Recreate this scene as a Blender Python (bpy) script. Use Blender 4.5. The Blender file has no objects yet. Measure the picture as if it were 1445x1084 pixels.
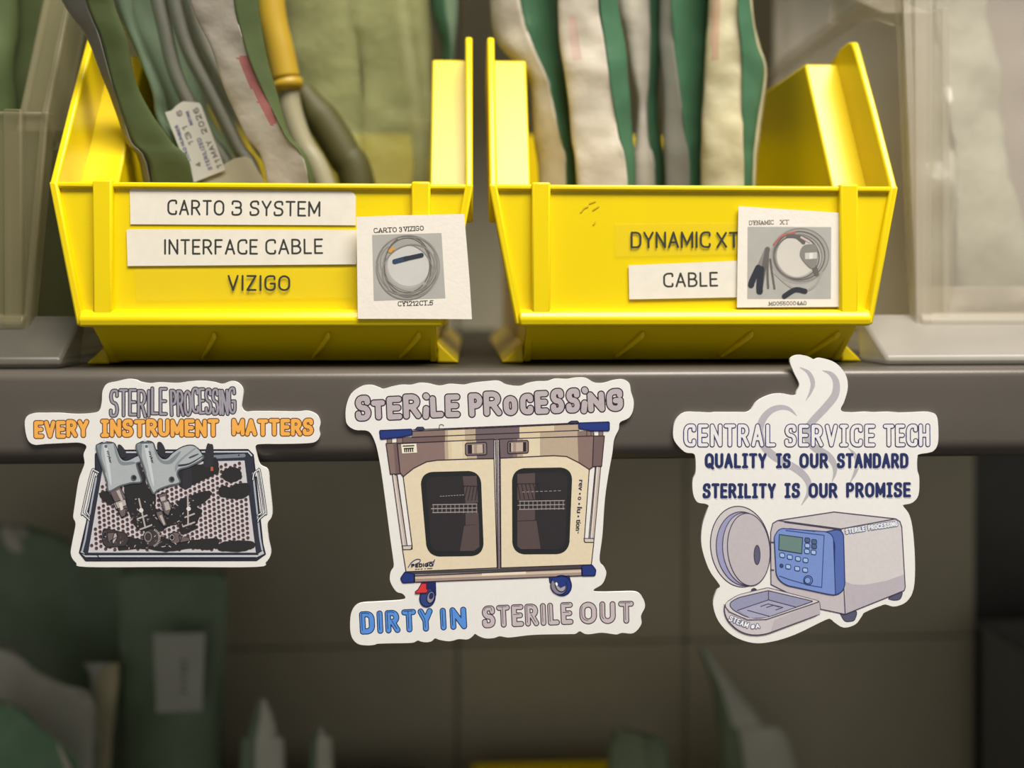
import bpy, bmesh, math, random
import numpy as np
from mathutils import Vector
from mathutils.geometry import tessellate_polygon

# ------------------------------------------------------------------ camera model
W_PX, H_PX = 1445.0, 1084.0
FPX = 1319.0            # focal length in pixels
HOR = 416.0             # image row of the horizon
ZC = 1.30               # eye height of the camera above the floor
YAW = math.radians(2.8)
CS, SN = math.cos(YAW), math.sin(YAW)
C = bpy.context.scene.collection
SCN = bpy.context.scene


def P(px, py, Y):
    """photo pixel -> world point on the vertical plane y = Y"""
    u = (px - W_PX / 2) / FPX
    v = -(py - HOR) / FPX
    dx, dy = u * CS + SN, CS - u * SN
    t = Y / dy
    return Vector((dx * t, Y, ZC + v * t))


# ------------------------------------------------------------------ materials
MATS = {}


def lin(c):
    out = []
    for v in c[:3]:
        v = v / 255.0
        out.append(v / 12.92 if v <= 0.04045 else ((v + 0.055) / 1.055) ** 2.4)
    return out


def pc(r, g, b):
    """ink on white stock: photo colour relative to the paper white beside it"""
    c, w = lin((r, g, b)), lin((236, 226, 216))
    return [min(0.9, 0.80 * a / k) for a, k in zip(c, w)]


def mat(name, col, rough=0.5, metal=0.0, alpha=1.0, var=0.05, nscale=60.0, bump=0.0, bscale=200.0, spec=0.5, coat=0.0, trans=0.0, ior=1.45):
    if name in MATS:
        return MATS[name]
    m = bpy.data.materials.new(name)
    m.use_nodes = True
    nt = m.node_tree
    b = nt.nodes['Principled BSDF']
    tc = nt.nodes.new('ShaderNodeTexCoord')
    nz = nt.nodes.new('ShaderNodeTexNoise')
    nz.inputs['Scale'].default_value = nscale
    nz.inputs['Detail'].default_value = 4
    nt.links.new(tc.outputs['Object'], nz.inputs['Vector'])
    rp = nt.nodes.new('ShaderNodeValToRGB')
    a = [max(0, c * (1 - var)) for c in col] + [1]
    d = [min(1, c * (1 + var)) for c in col] + [1]
    rp.color_ramp.elements[0].position = 0.3
    rp.color_ramp.elements[1].position = 0.7
    rp.color_ramp.elements[0].color = a
    rp.color_ramp.elements[1].color = d
    nt.links.new(nz.outputs['Fac'], rp.inputs['Fac'])
    nt.links.new(rp.outputs['Color'], b.inputs['Base Color'])
    b.inputs['Roughness'].default_value = rough
    b.inputs['Metallic'].default_value = metal
    b.inputs['Alpha'].default_value = alpha
    b.inputs['Specular IOR Level'].default_value = spec
    b.inputs['Coat Weight'].default_value = coat
    b.inputs['Coat Roughness'].default_value = 0.15
    b.inputs['Transmission Weight'].default_value = trans
    b.inputs['IOR'].default_value = ior
    if bump:
        n2 = nt.nodes.new('ShaderNodeTexNoise')
        n2.inputs['Scale'].default_value = bscale
        n2.inputs['Detail'].default_value = 3
        nt.links.new(tc.outputs['Object'], n2.inputs['Vector'])
        bp = nt.nodes.new('ShaderNodeBump')
        bp.inputs['Strength'].default_value = bump
        bp.inputs['Distance'].default_value = 0.001
        nt.links.new(n2.outputs['Fac'], bp.inputs['Height'])
        nt.links.new(bp.outputs['Normal'], b.inputs['Normal'])
    MATS[name] = m
    return m


def ink(r, g, b, rough=0.45):
    n = 'ink_%d_%d_%d' % (r, g, b)
    return mat(n, pc(r, g, b), rough, var=0.03, nscale=900)


# ------------------------------------------------------------------ objects
def tag(o, label=None, cat=None, group=None, kind=None):
    if label:
        o['label'] = label
    if cat:
        o['category'] = cat
    if group:
        o['group'] = group
    if kind:
        o['kind'] = kind
    return o


def thing(name, loc, label, cat, group=None):
    o = bpy.data.objects.new(name, None)
    o.empty_display_size = 0.02
    o.location = loc
    C.objects.link(o)
    return tag(o, label, cat, group)


WORLD = {}


def obj(name, verts, faces, mats, parent=None, idx=None, smooth=False, origin=None):
    """verts are WORLD points; origin: where the object's own origin goes"""
    if not isinstance(mats, (list, tuple)):
        mats = [mats]
    porg = WORLD.get(parent.name, Vector(parent.location)) if parent else Vector((0, 0, 0))
    if origin is None:
        if parent:
            origin = porg
        else:
            a = np.array([tuple(v) for v in verts])
            origin = Vector((float(a[:, 0].mean()), float(a[:, 1].mean()), float(a[:, 2].min())))
    origin = Vector(origin)
    me = bpy.data.meshes.new(name)
    me.from_pydata([(v[0] - origin[0], v[1] - origin[1], v[2] - origin[2]) for v in verts], [], [tuple(f) for f in faces])
    for m in mats:
        me.materials.append(m)
    if idx is not None:
        me.polygons.foreach_set('material_index', list(idx))
    if smooth:
        me.polygons.foreach_set('use_smooth', [True] * len(me.polygons))
    me.update()
    o = bpy.data.objects.new(name, me)
    C.objects.link(o)
    if parent:
        o.parent = parent
        o.location = origin - porg
    else:
        o.location = origin
    WORLD[o.name] = origin
    return o


def recalc(o):
    bm = bmesh.new()
    bm.from_mesh(o.data)
    bmesh.ops.recalc_face_normals(bm, faces=bm.faces[:])
    bm.to_mesh(o.data)
    bm.free()
    return o


def bevel(o, w, seg=2, ang=30):
    m = o.modifiers.new('edge', 'BEVEL')
    m.width = w
    m.segments = seg
    m.limit_method = 'ANGLE'
    m.angle_limit = math.radians(ang)
    m.harden_normals = False
    for p in o.data.polygons:
        p.use_smooth = True
    try:
        o.data.set_sharp_from_angle(angle=math.radians(40))
    except Exception:
        pass
    return o


class MB:
    """collects solids for one mesh"""

    def __init__(s):
        s.v, s.f, s.i = [], [], []

    def add(s, verts, faces, mi=0):
        b = len(s.v)
        s.v += [Vector(v) for v in verts]
        s.f += [tuple(b + k for k in f) for f in faces]
        s.i += [mi] * len(faces)

    def hexa(s, a, mi=0):
        """8 corners: 0-3 one face loop, 4-7 the opposite loop"""
        s.add(a, [(3, 2, 1, 0), (4, 5, 6, 7), (0, 1, 5, 4), (1, 2, 6, 5), (2, 3, 7, 6), (3, 0, 4, 7)], mi)

    def box(s, lo, hi, mi=0):
        x0, y0, z0 = lo
        x1, y1, z1 = hi
        s.hexa([(x0, y0, z0), (x1, y0, z0), (x1, y0, z1), (x0, y0, z1), (x0, y1, z0), (x1, y1, z0), (x1, y1, z1), (x0, y1, z1)], mi)

    def prism(s, A, B, mi=0):
        """two matching loops, capped"""
        n = len(A)
        fs = [tuple(range(n - 1, -1, -1)), tuple(range(n, 2 * n))]
        fs += [(k, (k + 1) % n, n + (k + 1) % n, n + k) for k in range(n)]
        s.add(list(A) + list(B), fs, mi)

    def tube(s, pts, r, n=10, mi=0):
        pts = [Vector(p) for p in pts]
        rs = r if isinstance(r, (list, tuple)) else [r] * len(pts)
        rings = []
        up = Vector((0.3, 0.9, 0.2)).normalized()
        for k, p in enumerate(pts):
            t = (pts[min(k + 1, len(pts) - 1)] - pts[max(k - 1, 0)]).normalized()
            a = t.cross(up)
            if a.length < 1e-4:
                a = t.cross(Vector((1, 0, 0)))
            a.normalize()
            b = t.cross(a)
            rings.append([p + (a * math.cos(2 * math.pi * j / n) + b * math.sin(2 * math.pi * j / n)) * rs[k] for j in range(n)])
        v = [q for ring in rings for q in ring]
        f = []
        for k in range(len(pts) - 1):
            for j in range(n):
                f.append((k * n + j, k * n + (j + 1) % n, (k + 1) * n + (j + 1) % n, (k + 1) * n + j))
        f.append(tuple(range(n - 1, -1, -1)))
        m = (len(pts) - 1) * n
        f.append(tuple(range(m, m + n)))
        s.add(v, f, mi)

    def build(s, name, mats, parent=None, smooth=False, origin=None, fix=True):
        o = obj(name, s.v, s.f, mats, parent, s.i, smooth, origin)
        if fix:
            recalc(o)
        return o


# ------------------------------------------------------------------ curves
def cr(pts, n=6, closed=False):
    """Catmull-Rom through points of any dimension"""
    p = [np.array(q, float) for q in pts]
    m = len(p)
    out = []
    rng = range(m if closed else m - 1)
    for i in rng:
        if closed:
            a, b, c, d = p[i - 1], p[i], p[(i + 1) % m], p[(i + 2) % m]
        else:
            a, b, c, d = p[max(i - 1, 0)], p[i], p[i + 1], p[min(i + 2, m - 1)]
        for k in range(n):
            t = k / n
            out.append(0.5 * (2 * b + (c - a) * t + (2 * a - 5 * b + 4 * c - d) * t * t + (3 * b - a - 3 * c + d) * t ** 3))
    if not closed:
        out.append(p[-1])
    return [tuple(q) for q in out]


def fillet(pts, closed=False, seg=7):
    """polyline of (x, y[, r]) with rounded corners"""
    n = len(pts)
    out = []
    for i in range(n):
        q = pts[i]
        x = np.array(q[:2], float)
        r = q[2] if len(q) > 2 else 0
        if r <= 0 or (not closed and i in (0, n - 1)):
            out.append(tuple(x))
            continue
        a = np.array(pts[i - 1][:2], float) - x
        b = np.array(pts[(i + 1) % n][:2], float) - x
        la, lb = np.hypot(*a), np.hypot(*b)
        if la < 1e-6 or lb < 1e-6:
            out.append(tuple(x))
            continue
        d = min(r, la * 0.5, lb * 0.5)
        s, e = x + a / la * d, x + b / lb * d
        for k in range(seg + 1):
            t = k / seg
            out.append(tuple((1 - t) ** 2 * s + 2 * t * (1 - t) * (x * 0.8 + (s + e) * 0.1) + t * t * e))
    return out


def ell(cx, cy, rx, ry, rot=0, n=40):
    c, s = math.cos(math.radians(rot)), math.sin(math.radians(rot))
    return [(cx + rx * math.cos(t) * c - ry * math.sin(t) * s, cy + rx * math.cos(t) * s + ry * math.sin(t) * c)
            for t in [2 * math.pi * k / n for k in range(n)]]


def rquad(q, r):
    return fillet([(x, y, r) for x, y in q], True)


# ------------------------------------------------------------------ stroke lettering
_G = {
    'A': (6.2, '0,0 3.1,10 6.2,0|1.2,3.3 5,3.3'),
    'B': (5.6, '0,0 0,10 5,10,2.5 5,5.3,2.5 0,5.3|0,5.3 5.6,5.3,2.6 5.6,0,2.6 0,0'),
    'C': (6, '6,7.9 6,10,3 0,10,3.2 0,0,3.2 6,0,3 6,2.1'),
    'D': (6, '0,0 0,10 6,10,4.2 6,0,4.2 0,0'),
    'E': (4.8, '4.8,10 0,10 0,0 4.8,0|0,5.1 4.2,5.1'),
    'F': (4.6, '4.6,10 0,10 0,0|0,5.1 4,5.1'),
    'G': (6.2, '6,7.9 6,10,3 0,10,3.2 0,0,3.2 6.2,0,3 6.2,4.6 3.5,4.6'),
    'H': (5.8, '0,0 0,10|5.8,0 5.8,10|0,5.1 5.8,5.1'),
    'I': (0.6, '0.3,0 0.3,10'),
    'J': (4, '4,10 4,0,2.4 0,0,2 0,2.5'),
    'K': (5.4, '0,0 0,10|5.2,10 0,4|1.6,5.6 5.4,0'),
    'L': (4.4, '0,10 0,0 4.4,0'),
    'M': (7.2, '0,0 0,10 3.6,2 7.2,10 7.2,0'),
    'N': (5.8, '0,0 0,10 5.8,0 5.8,10'),
    'O': (6.6, 'c0,0,3.4 0,10,3.4 6.6,10,3.4 6.6,0,3.4'),
    'P': (5.4, '0,0 0,10 5.4,10,2.7 5.4,4.6,2.7 0,4.6'),
    'Q': (6.6, 'c0,0,3.4 0,10,3.4 6.6,10,3.4 6.6,0,3.4|3.6,2.2 6.8,-1'),
    'R': (5.8, '0,0 0,10 5.4,10,2.7 5.4,4.8,2.7 0,4.8|2.8,4.8 5.8,0'),
    'S': (5.6, '5.4,7.9 5.4,10,2.6 0.2,10,2.6 0.2,5.3,2.4 5.6,4.9,2.4 5.6,0,2.6 0,0,2.6 0,2.1'),
    'T': (5.6, '0,10 5.6,10|2.8,10 2.8,0'),
    'U': (5.8, '0,10 0,0,3.2 5.8,0,3.2 5.8,10'),
    'V': (6, '0,10 3,0 6,10'),
    'W': (8.4, '0,10 2.1,0 4.2,9 6.3,0 8.4,10'),
    'X': (6, '0,0 6,10|0,10 6,0'),
    'Y': (5.8, '0,10 2.9,4.6 5.8,10|2.9,4.6 2.9,0'),
    'Z': (5.4, '0,10 5.4,10 0,0 5.4,0'),
    'J2': (3, '0,0'),
    '0': (5.2, 'c0,0,2.7 0,10,2.7 5.2,10,2.7 5.2,0,2.7'),
    '1': (2.2, '0,8 2,10 2,0'),
    '2': (5.2, '0,7.6 0,10,2.4 5.1,10,2.4 5.1,6,2.4 0,0 5.2,0'),
    '3': (5.2, '0,7.9 0,10,2.4 5,10,2.4 5,5.3,2.4 2,5.3|2,5.3 5.2,5.3,2.5 5.2,0,2.5 0,0,2.5 0,2.1'),
    '4': (5.4, '4,0 4,10 0,3 5.4,3'),
    '5': (5.2, '4.8,10 0.6,10 0.2,5.2|0.2,5.2 2,6.2,1 5.2,6.2,2.6 5.2,0,2.6 0,0,2.5 0,1.8'),
    '6': (5.2, '4.8,9 4.6,10,1.5 0,10,3 0,0,2.6 5.2,0,2.6 5.2,5.8,2.6 0,5.8,2.4 0,3'),
    '9': (5.2, '0.4,1 0.6,0,1.5 5.2,0,3 5.2,10,2.6 0,10,2.6 0,4.2,2.6 5.2,4.2,2.4 5.2,7'),
    '.': (0.8, '0.3,0 0.5,0'),
    '#': (5, '1,1 2,9|3.4,1 4.4,9|0,3.4 5,3.4|0.4,6.6 5.4,6.6'),
    'i': (1, '0.5,0 0.5,6|0.5,9.9 0.5,10.1'),
    'ii': (3.4, '1.7,0 1.7,10|0,10 3.4,10|0,0 3.4,0'),
}


def glyph(ch):
    w, s = _G[ch]
    out = []
    for part in s.split('|'):
        closed = part[0] == 'c'
        pts = [tuple(float(a) for a in q.split(',')) for q in part[1 if closed else 0:].split()]
        f = fillet(pts, closed)
        if closed:
            f.append(f[0])
        out.append(f)
    return w, out


def text(s, x0, y0, x1, y1, h, r, gap=2.6, serif_i=False, jit=0.0, seed=1, wide=1.0):
    """strokes (pixel polylines) of a word: visual box from (x0,y0) to (x1,y1) along its baseline, height h, pen radius r"""
    rnd = random.Random(seed)
    hs = h - 2 * r
    adv, items = 0.0, []
    for k, ch in enumerate(s):
        if ch == ' ':
            adv += 4.0
            continue
        w, st = glyph('ii' if ch == 'I' and serif_i else ch)
        items.append((adv, st, rnd.uniform(-jit, jit), rnd.uniform(-jit, jit)))
        adv += w + gap
    adv -= gap
    L = math.hypot(x1 - x0, y1 - y0)
    ux, uy = (x1 - x0) / L, (y1 - y0) / L
    vx, vy = uy, -ux
    sx = (L - 2 * r) / adv
    sy = hs / 10.0
    out = []
    for a, st, j0, j1 in items:
        for q in st:
            line = []
            for x, y in q:
                X = r + (a + x) * sx
                Yh = r + y * sy * (1 + 0.5 * j1 / max(h, 1)) + j0
                line.append((x0 + ux * X + vx * Yh, y0 + uy * X + vy * Yh))
            out.append(line)
    return out


# ------------------------------------------------------------------ distance-field outlines -> flat mesh
def strokes_mesh(strokes, r, res=0.5):
    """union of round-pen strokes as one flat mesh: (verts [(px,py)], faces). r: number, or one list of radii per stroke"""
    allp = [p for s in strokes for p in s]
    rm = r if not isinstance(r, (list, tuple)) else max(max(q) if isinstance(q, (list, tuple)) else q for q in r)
    xs, ys = [p[0] for p in allp], [p[1] for p in allp]
    x0, y0 = min(xs) - rm - 2 * res, min(ys) - rm - 2 * res
    nx, ny = int((max(xs) + rm + 2 * res - x0) / res) + 2, int((max(ys) + rm + 2 * res - y0) / res) + 2
    F = np.full((ny, nx), 9.0, np.float32)
    for si, s in enumerate(strokes):
        rr = r[si] if isinstance(r, (list, tuple)) else r
        rr = rr if isinstance(rr, (list, tuple)) else [rr] * len(s)
        for k in range(max(1, len(s) - 1)):
            a, b = s[k], s[min(k + 1, len(s) - 1)]
            ra, rb = rr[k], rr[min(k + 1, len(s) - 1)]
            m = max(ra, rb) + 2.5 * res
            i0, i1 = max(0, int((min(a[0], b[0]) - m - x0) / res)), min(nx, int((max(a[0], b[0]) + m - x0) / res) + 2)
            j0, j1 = max(0, int((min(a[1], b[1]) - m - y0) / res)), min(ny, int((max(a[1], b[1]) + m - y0) / res) + 2)
            gx = x0 + np.arange(i0, i1) * res
            gy = (y0 + np.arange(j0, j1) * res)[:, None]
            dx, dy = b[0] - a[0], b[1] - a[1]
            L = dx * dx + dy * dy
            t = np.clip(((gx - a[0]) * dx + (gy - a[1]) * dy) / L, 0, 1) if L > 1e-9 else np.zeros((j1 - j0, i1 - i0))
            d = np.hypot(gx - a[0] - t * dx, gy - a[1] - t * dy) - (ra + (rb - ra) * t)
            F[j0:j1, i0:i1] = np.minimum(F[j0:j1, i0:i1], d)
    ins = F < 0
    nid = np.cumsum(ins.ravel()).reshape(ins.shape) - 1
    cnt = int(ins.sum())
    jj, ii = np.nonzero(ins)
    V = [(x0 + i * res, y0 + j * res) for j, i in zip(jj.tolist(), ii.tolist())]
    hid, vid = {}, {}
    Hc = ins[:, :-1] != ins[:, 1:]
    for j, i in zip(*[q.tolist() for q in np.nonzero(Hc)]):
        a, b = float(F[j, i]), float(F[j, i + 1])
        hid[(j, i)] = cnt
        cnt += 1
        V.append((x0 + (i + a / (a - b)) * res, y0 + j * res))
    Vc = ins[:-1, :] != ins[1:, :]
    for j, i in zip(*[q.tolist() for q in np.nonzero(Vc)]):
        a, b = float(F[j, i]), float(F[j + 1, i])
        vid[(j, i)] = cnt
        cnt += 1
        V.append((x0 + i * res, y0 + (j + a / (a - b)) * res))
    A = ins[:-1, :-1].astype(int) + ins[:-1, 1:] + ins[1:, 1:] + ins[1:, :-1]
    faces = []
    fj, fi = np.nonzero(A == 4)
    if len(fj):
        faces = np.stack([nid[fj, fi], nid[fj, fi + 1], nid[fj + 1, fi + 1], nid[fj + 1, fi]], 1).tolist()
    for j, i in zip(*[q.tolist() for q in np.nonzero((A > 0) & (A < 4))]):
        cs = [(j, i), (j, i + 1), (j + 1, i + 1), (j + 1, i)]
        es = [hid.get((j, i)), vid.get((j, i + 1)), hid.get((j + 1, i)), vid.get((j, i))]
        f = []
        for k in range(4):
            if ins[cs[k]]:
                f.append(int(nid[cs[k]]))
            if es[k] is not None:
                f.append(es[k])
        if len(f) > 2:
            faces.append(f)
    return V, faces


def poly_mesh(pts):
    tr = tessellate_polygon([[Vector((p[0], p[1], 0)) for p in pts]])
    return list(pts), [tuple(t) for t in tr]


DZ = 0.00002


class Print:
    """layers of ink on a flat surface at depth Y: one mesh, one material slot per colour"""

    def __init__(s, Y):
        s.Y, s.v, s.f, s.i, s.m, s.lay, s.n = Y, [], [], [], [], 1, {}

    def _mi(s, m):
        if m not in s.m:
            s.m.append(m)
        return s.m.index(m)

    def raw(s, V, Fs, m, lay=None):
        lay = s.lay if lay is None else lay
        k = s.n.get(lay, 0)
        s.n[lay] = k + 1
        lay = lay + (k % 28) / 30.0      # no two shapes exactly in one plane
        b, mi = len(s.v), s._mi(m)
        s.v += [P(x, y, s.Y - lay * DZ) for x, y in V]
        s.f += [tuple(b + k for k in reversed(f)) for f in Fs]
        s.i += [mi] * len(Fs)

    def poly(s, pts, m, lay=None):
        V, Fs = poly_mesh(pts)
        s.raw(V, Fs, m, lay)

    def line(s, strokes, r, m, lay=None, res=0.5):
        V, Fs = strokes_mesh(strokes, r, res)
        s.raw(V, Fs, m, lay)

    def outl(s, pts, m, r=0.7, lay=None, fill=None):
        """closed outline, optionally filled one layer below"""
        lay = s.lay if lay is None else lay
        if fill is not None:
            s.poly(pts, fill, lay)
        s.line([list(pts) + [pts[0]]], r, m, lay + 1, 0.4)

    def build(s, name, parent, label=None):
        o = obj(name, s.v, s.f, s.m, parent, s.i)
        bm = bmesh.new()
        bm.from_mesh(o.data)
        for f in bm.faces:
            f.normal_update()
            if f.normal.y > 0:
                f.normal_flip()
        bm.to_mesh(o.data)
        bm.free()
        if label:
            o['label'] = label
        return o


def slab(name, pts, Y, thick, mats, parent=None, label=None, cat=None, origin=None, bev=0.0):
    """flat cut sheet: pixel outline on plane Y (its front), real thickness behind it"""
    V, Fs = poly_mesh(pts)
    n = len(V)
    v = [P(x, y, Y) for x, y in V] + [P(x, y, Y) + Vector((0, thick, 0)) for x, y in V]
    f = [tuple(t) for t in Fs] + [tuple(n + k for k in reversed(t)) for t in Fs] + [(k, (k + 1) % n, n + (k + 1) % n, n + k) for k in range(n)]
    o = obj(name, v, f, mats, parent, None, False, origin)
    recalc(o)
    return tag(o, label, cat)


def font_strokes(s, x0, y0, x1, y1, h):
    """words in the built-in typeface as flat triangles along a pixel baseline"""
    cu = bpy.data.curves.new('t', 'FONT')
    cu.body = s
    cu.resolution_u = 3
    cu.offset = 0.018
    to = bpy.data.objects.new('t', cu)
    C.objects.link(to)
    dg = bpy.context.evaluated_depsgraph_get()
    dg.update()
    me = bpy.data.meshes.new_from_object(to.evaluated_get(dg))
    vs = [(v.co.x, v.co.y) for v in me.vertices]
    fs = [tuple(p.vertices) for p in me.polygons]
    bpy.data.objects.remove(to)
    bpy.data.meshes.remove(me)
    bpy.data.curves.remove(cu)
    ax, bx = min(v[0] for v in vs), max(v[0] for v in vs)
    ay, by = min(v[1] for v in vs), max(v[1] for v in vs)
    L = math.hypot(x1 - x0, y1 - y0)
    ux, uy = (x1 - x0) / L, (y1 - y0) / L
    vx, vy = uy, -ux
    out = []
    for x, y in vs:
        X, Yv = (x - ax) / (bx - ax) * L, (y - ay) / (by - ay) * h
        out.append((x0 + ux * X + vx * Yv, y0 + uy * X + vy * Yv))
    return out, fs
# ------------------------------------------------------------------ the three die-cut magnets on the shelf lip
YS = 0.2880             # printed face of the magnets
LIP_Y = 0.2890          # front face of the shelf lip
WHITE = mat('sticker_white', [0.80, 0.80, 0.80], 0.42, var=0.015, nscale=500, bump=0.02, bscale=1500)


def A5(x, y):
    return (90 + x / 5.42, 610 + y / 5.42)


def B5(x, y):
    return (230 + x / 5.42, 610 + y / 5.42)


def qs(fn, *pts):
    return [fn(*p) for p in pts]


# ---- magnet 1: tray of power tools
o1 = [(35, 600), (37, 589), (45.5, 583.7), (62, 583), (83.7, 583), (104, 584.5), (125, 583.7), (139.4, 580), (143.5, 567.8), (144.8, 551.8), (151, 541.6), (163, 538.5), (179, 535), (191, 536), (198, 539),
      (211, 541), (224, 539.7), (249, 540.7), (266, 538.5), (284, 537.5), (300, 539), (313, 542), (325.6, 538), (336, 540.5), (343, 550), (342, 564), (341, 574), (346, 581), (357.5, 580.5), (386, 580.5),
      (418, 581), (434, 580), (447, 585.5), (452, 596.4), (450.4, 606), (451.4, 615.5), (445, 623.5), (430.7, 625.7), (395.7, 626.6), (371, 626.6), (361, 629), (362, 641), (367, 656), (378, 663.3),
      (380.6, 685.5), (384, 717.4), (383, 730), (377.2, 740), (379, 762), (382.3, 781), (375, 793.8), (361, 800.2), (243, 800.2), (122, 800.2), (107.5, 794.4), (100, 782.6), (102, 765), (106.6, 740),
      (103.4, 730), (105.3, 714), (110.7, 679), (115.5, 665), (119.3, 653.7), (118, 641), (122, 629.8), (113, 625), (96.4, 625), (64.6, 626.6), (48.6, 627.6), (39, 620.3)]
mag1 = slab('sticker', cr(o1, 4, True), YS, 0.0009, WHITE,
            label='white die cut sticker picturing a metal tray of instruments, orange slogan across it', cat='sticker')
mag1['group'] = 'stickers along the shelf lip'
pr = Print(YS)
h1 = text('STERILE', 154, 588, 236.5, 588, 40, 2.3, 2.8, False, 2.2, 3) + text('PROCESSING', 240, 587, 334, 584, 38, 2.3, 2.6, False, 2.2, 8)
pr.line(h1, 2.9, ink(54, 52, 60), 1)
pr.line(h1, 1.5, ink(160, 150, 156), 2)
pr.build('heading_lettering', mag1, 'grey brush lettering reading STERILE PROCESSING')
pr = Print(YS)
sl = (text('EVERY', 47, 619.5, 126.5, 618.5, 27, 4.0, 3.8, True, 0.6, 4) + text('INSTRUMENT', 141, 618.5, 310, 617.5, 27.5, 4.0, 3.8, True, 0.6, 5)
      + text('MATTERS', 326, 616.5, 443.5, 616, 26.5, 4.0, 3.8, True, 0.6, 6))
pr.line(sl, 4.0, ink(112, 62, 32), 1)
pr.line(sl, 2.65, ink(246, 172, 78), 2)
pr.build('slogan_lettering', mag1, 'orange lettering reading EVERY INSTRUMENT MATTERS')

LINE = ink(34, 33, 44)
DARK = ink(46, 43, 44)
pr = Print(YS)
tray = [(134.5, 641), (141, 635.5), (350, 634.5), (357.5, 642), (360, 664), (371, 768), (374.5, 782), (362, 791), (121, 791.5), (112, 780), (122, 737), (134.5, 664)]
pr.poly(tray, ink(50, 51, 62), 1)
floor = [(146, 655), (345, 650), (361, 780), (124.5, 780), (140, 690)]
pr.poly(floor, ink(208, 199, 198), 2)
hole, hole2 = ink(104, 72, 66), ink(70, 50, 50)
rnd = random.Random(4)


def inside(q, poly, m=0):
    c, n = False, len(poly)
    for i in range(n):
        a, b = poly[i], poly[i - 1]
        if (a[1] > q[1]) != (b[1] > q[1]) and q[0] < (b[0] - a[0]) * (q[1] - a[1]) / (b[1] - a[1]) + a[0]:
            c = not c
    return c


fin = [(148, 659), (342, 654), (357, 776), (128, 776), (144, 690)]
for a in range(-70, 70):
    for b in range(-60, 60):
        q = (250 + 6.35 * a + 0.35 * b, 715 - 2.9 * a + 6.75 * b)
        if inside(q, fin):
            pr.poly(ell(q[0], q[1], 2.5, 2.7, 0, 10), hole, 3)
            pr.poly(ell(q[0] + 0.4, q[1] - 0.7, 1.4, 1.3, 0, 8), hole2, 4)
# rims and walls
pr.poly([(121, 783), (364, 782), (371, 777), (373, 781.5), (362, 786.5), (121, 786.5), (113, 780), (115, 777)], ink(196, 192, 194), 3)
pr.line([[(121, 783), (364, 782.5)], [(121, 787), (361, 787)], tray + [tray[0]]], 0.75, LINE, 4)
pr.line([[(137, 668), (131, 700), (120, 762), (116, 778)], [(357, 668), (367, 760), (370, 776)]], 1.2, ink(176, 176, 184), 4)
pr.line([[(140, 638.5), (350, 637.5), (355, 643)]], 1.0, ink(204, 202, 204), 5)
pr.line([[(300, 645), (344, 643)]], 2.6, ink(128, 128, 138), 3)
pr.poly(ell(337, 642.5, 1.1, 1.1, 0, 10), LINE, 5)
for st in ([(139, 667), (134, 664.5), (129, 667), (116.5, 721), (117, 725), (124, 731.5), (126, 734)], [(136, 672), (133.5, 671), (124, 715), (122, 722), (126, 728)],
           [(357, 677), (358.5, 668), (364, 664), (367, 667), (375, 720), (374, 725), (366, 732), (364, 736)], [(361, 672), (363, 670), (370, 718), (364, 727)]):
    st = cr(st, 4)
    pr.line([st], 1.7, LINE, 5)
    pr.line([st], 0.75, ink(222, 218, 214), 6)
pr.line([[(113, 780), (121, 783), (137, 783)], [(137, 783), (141, 789)]], 0.6, LINE, 6)
pr.build('tray_picture', mag1)

pr = Print(YS)
blob = [(qs(A5, (470, 380), (600, 300), (640, 420), (700, 480), (690, 600), (600, 640), (520, 640), (480, 560))), (qs(A5, (270, 470), (340, 455), (380, 520), (360, 560), (300, 520))),
        qs(B5, (100, 330), (160, 240), (300, 250), (400, 190), (430, 300), (380, 330), (250, 390), (150, 430)), qs(B5, (455, 300), (520, 268), (590, 290), (600, 345), (530, 380), (460, 355)),
        qs(B5, (425, 440), (460, 405), (520, 420), (560, 395), (640, 390), (668, 440), (640, 490), (560, 510), (440, 490)), qs(B5, (420, 860), (520, 830), (690, 840), (695, 880), (600, 912), (440, 905)),
        qs(A5, (490, 800), (620, 820), (740, 800), (900, 830), (1160, 810), (1180, 860), (1120, 900), (960, 890), (780, 915), (600, 890), (420, 905), (440, 850)),
        qs(A5, (640, 560), (760, 600), (870, 560), (900, 680), (800, 720), (740, 760), (650, 740), (600, 640)), qs(A5, (840, 560), (960, 560), (1060, 600), (1010, 700), (1020, 730), (900, 780), (880, 660)),
        qs(B5, (120, 520), (330, 450), (370, 480), (280, 560), (140, 590)), qs(A5, (490, 560), (640, 520), (700, 640), (660, 740), (560, 740))]
for q in blob:
    w = []
    for a, b in cr(q, 6, True):
        w.append((a + rnd.uniform(-0.7, 0.7), b + rnd.uniform(-0.7, 0.7)))
    pr.poly(w, DARK, 7)
for q in (qs(A5, (412, 105), (435, 97), (470, 140), (480, 185), (430, 190)), qs(A5, (715, 85), (745, 78), (775, 130), (770, 190), (725, 170)), qs(B5, (335, 100), (360, 90), (385, 110), (380, 250), (310, 260)), qs(B5, (165, 220), (190, 205), (210, 240), (220, 400), (150, 420)),
          qs(A5, (555, 230), (580, 225), (610, 330), (600, 380), (580, 320))):
    pr.poly(cr(q, 4, True), ink(52, 50, 54), 8)
pr.poly(qs(B5, (365, 265), (383, 265), (385, 295), (365, 297)), ink(190, 96, 60), 9)
met, mlt, mdk = ink(112, 96, 92), ink(186, 172, 164), ink(70, 60, 58)
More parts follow.
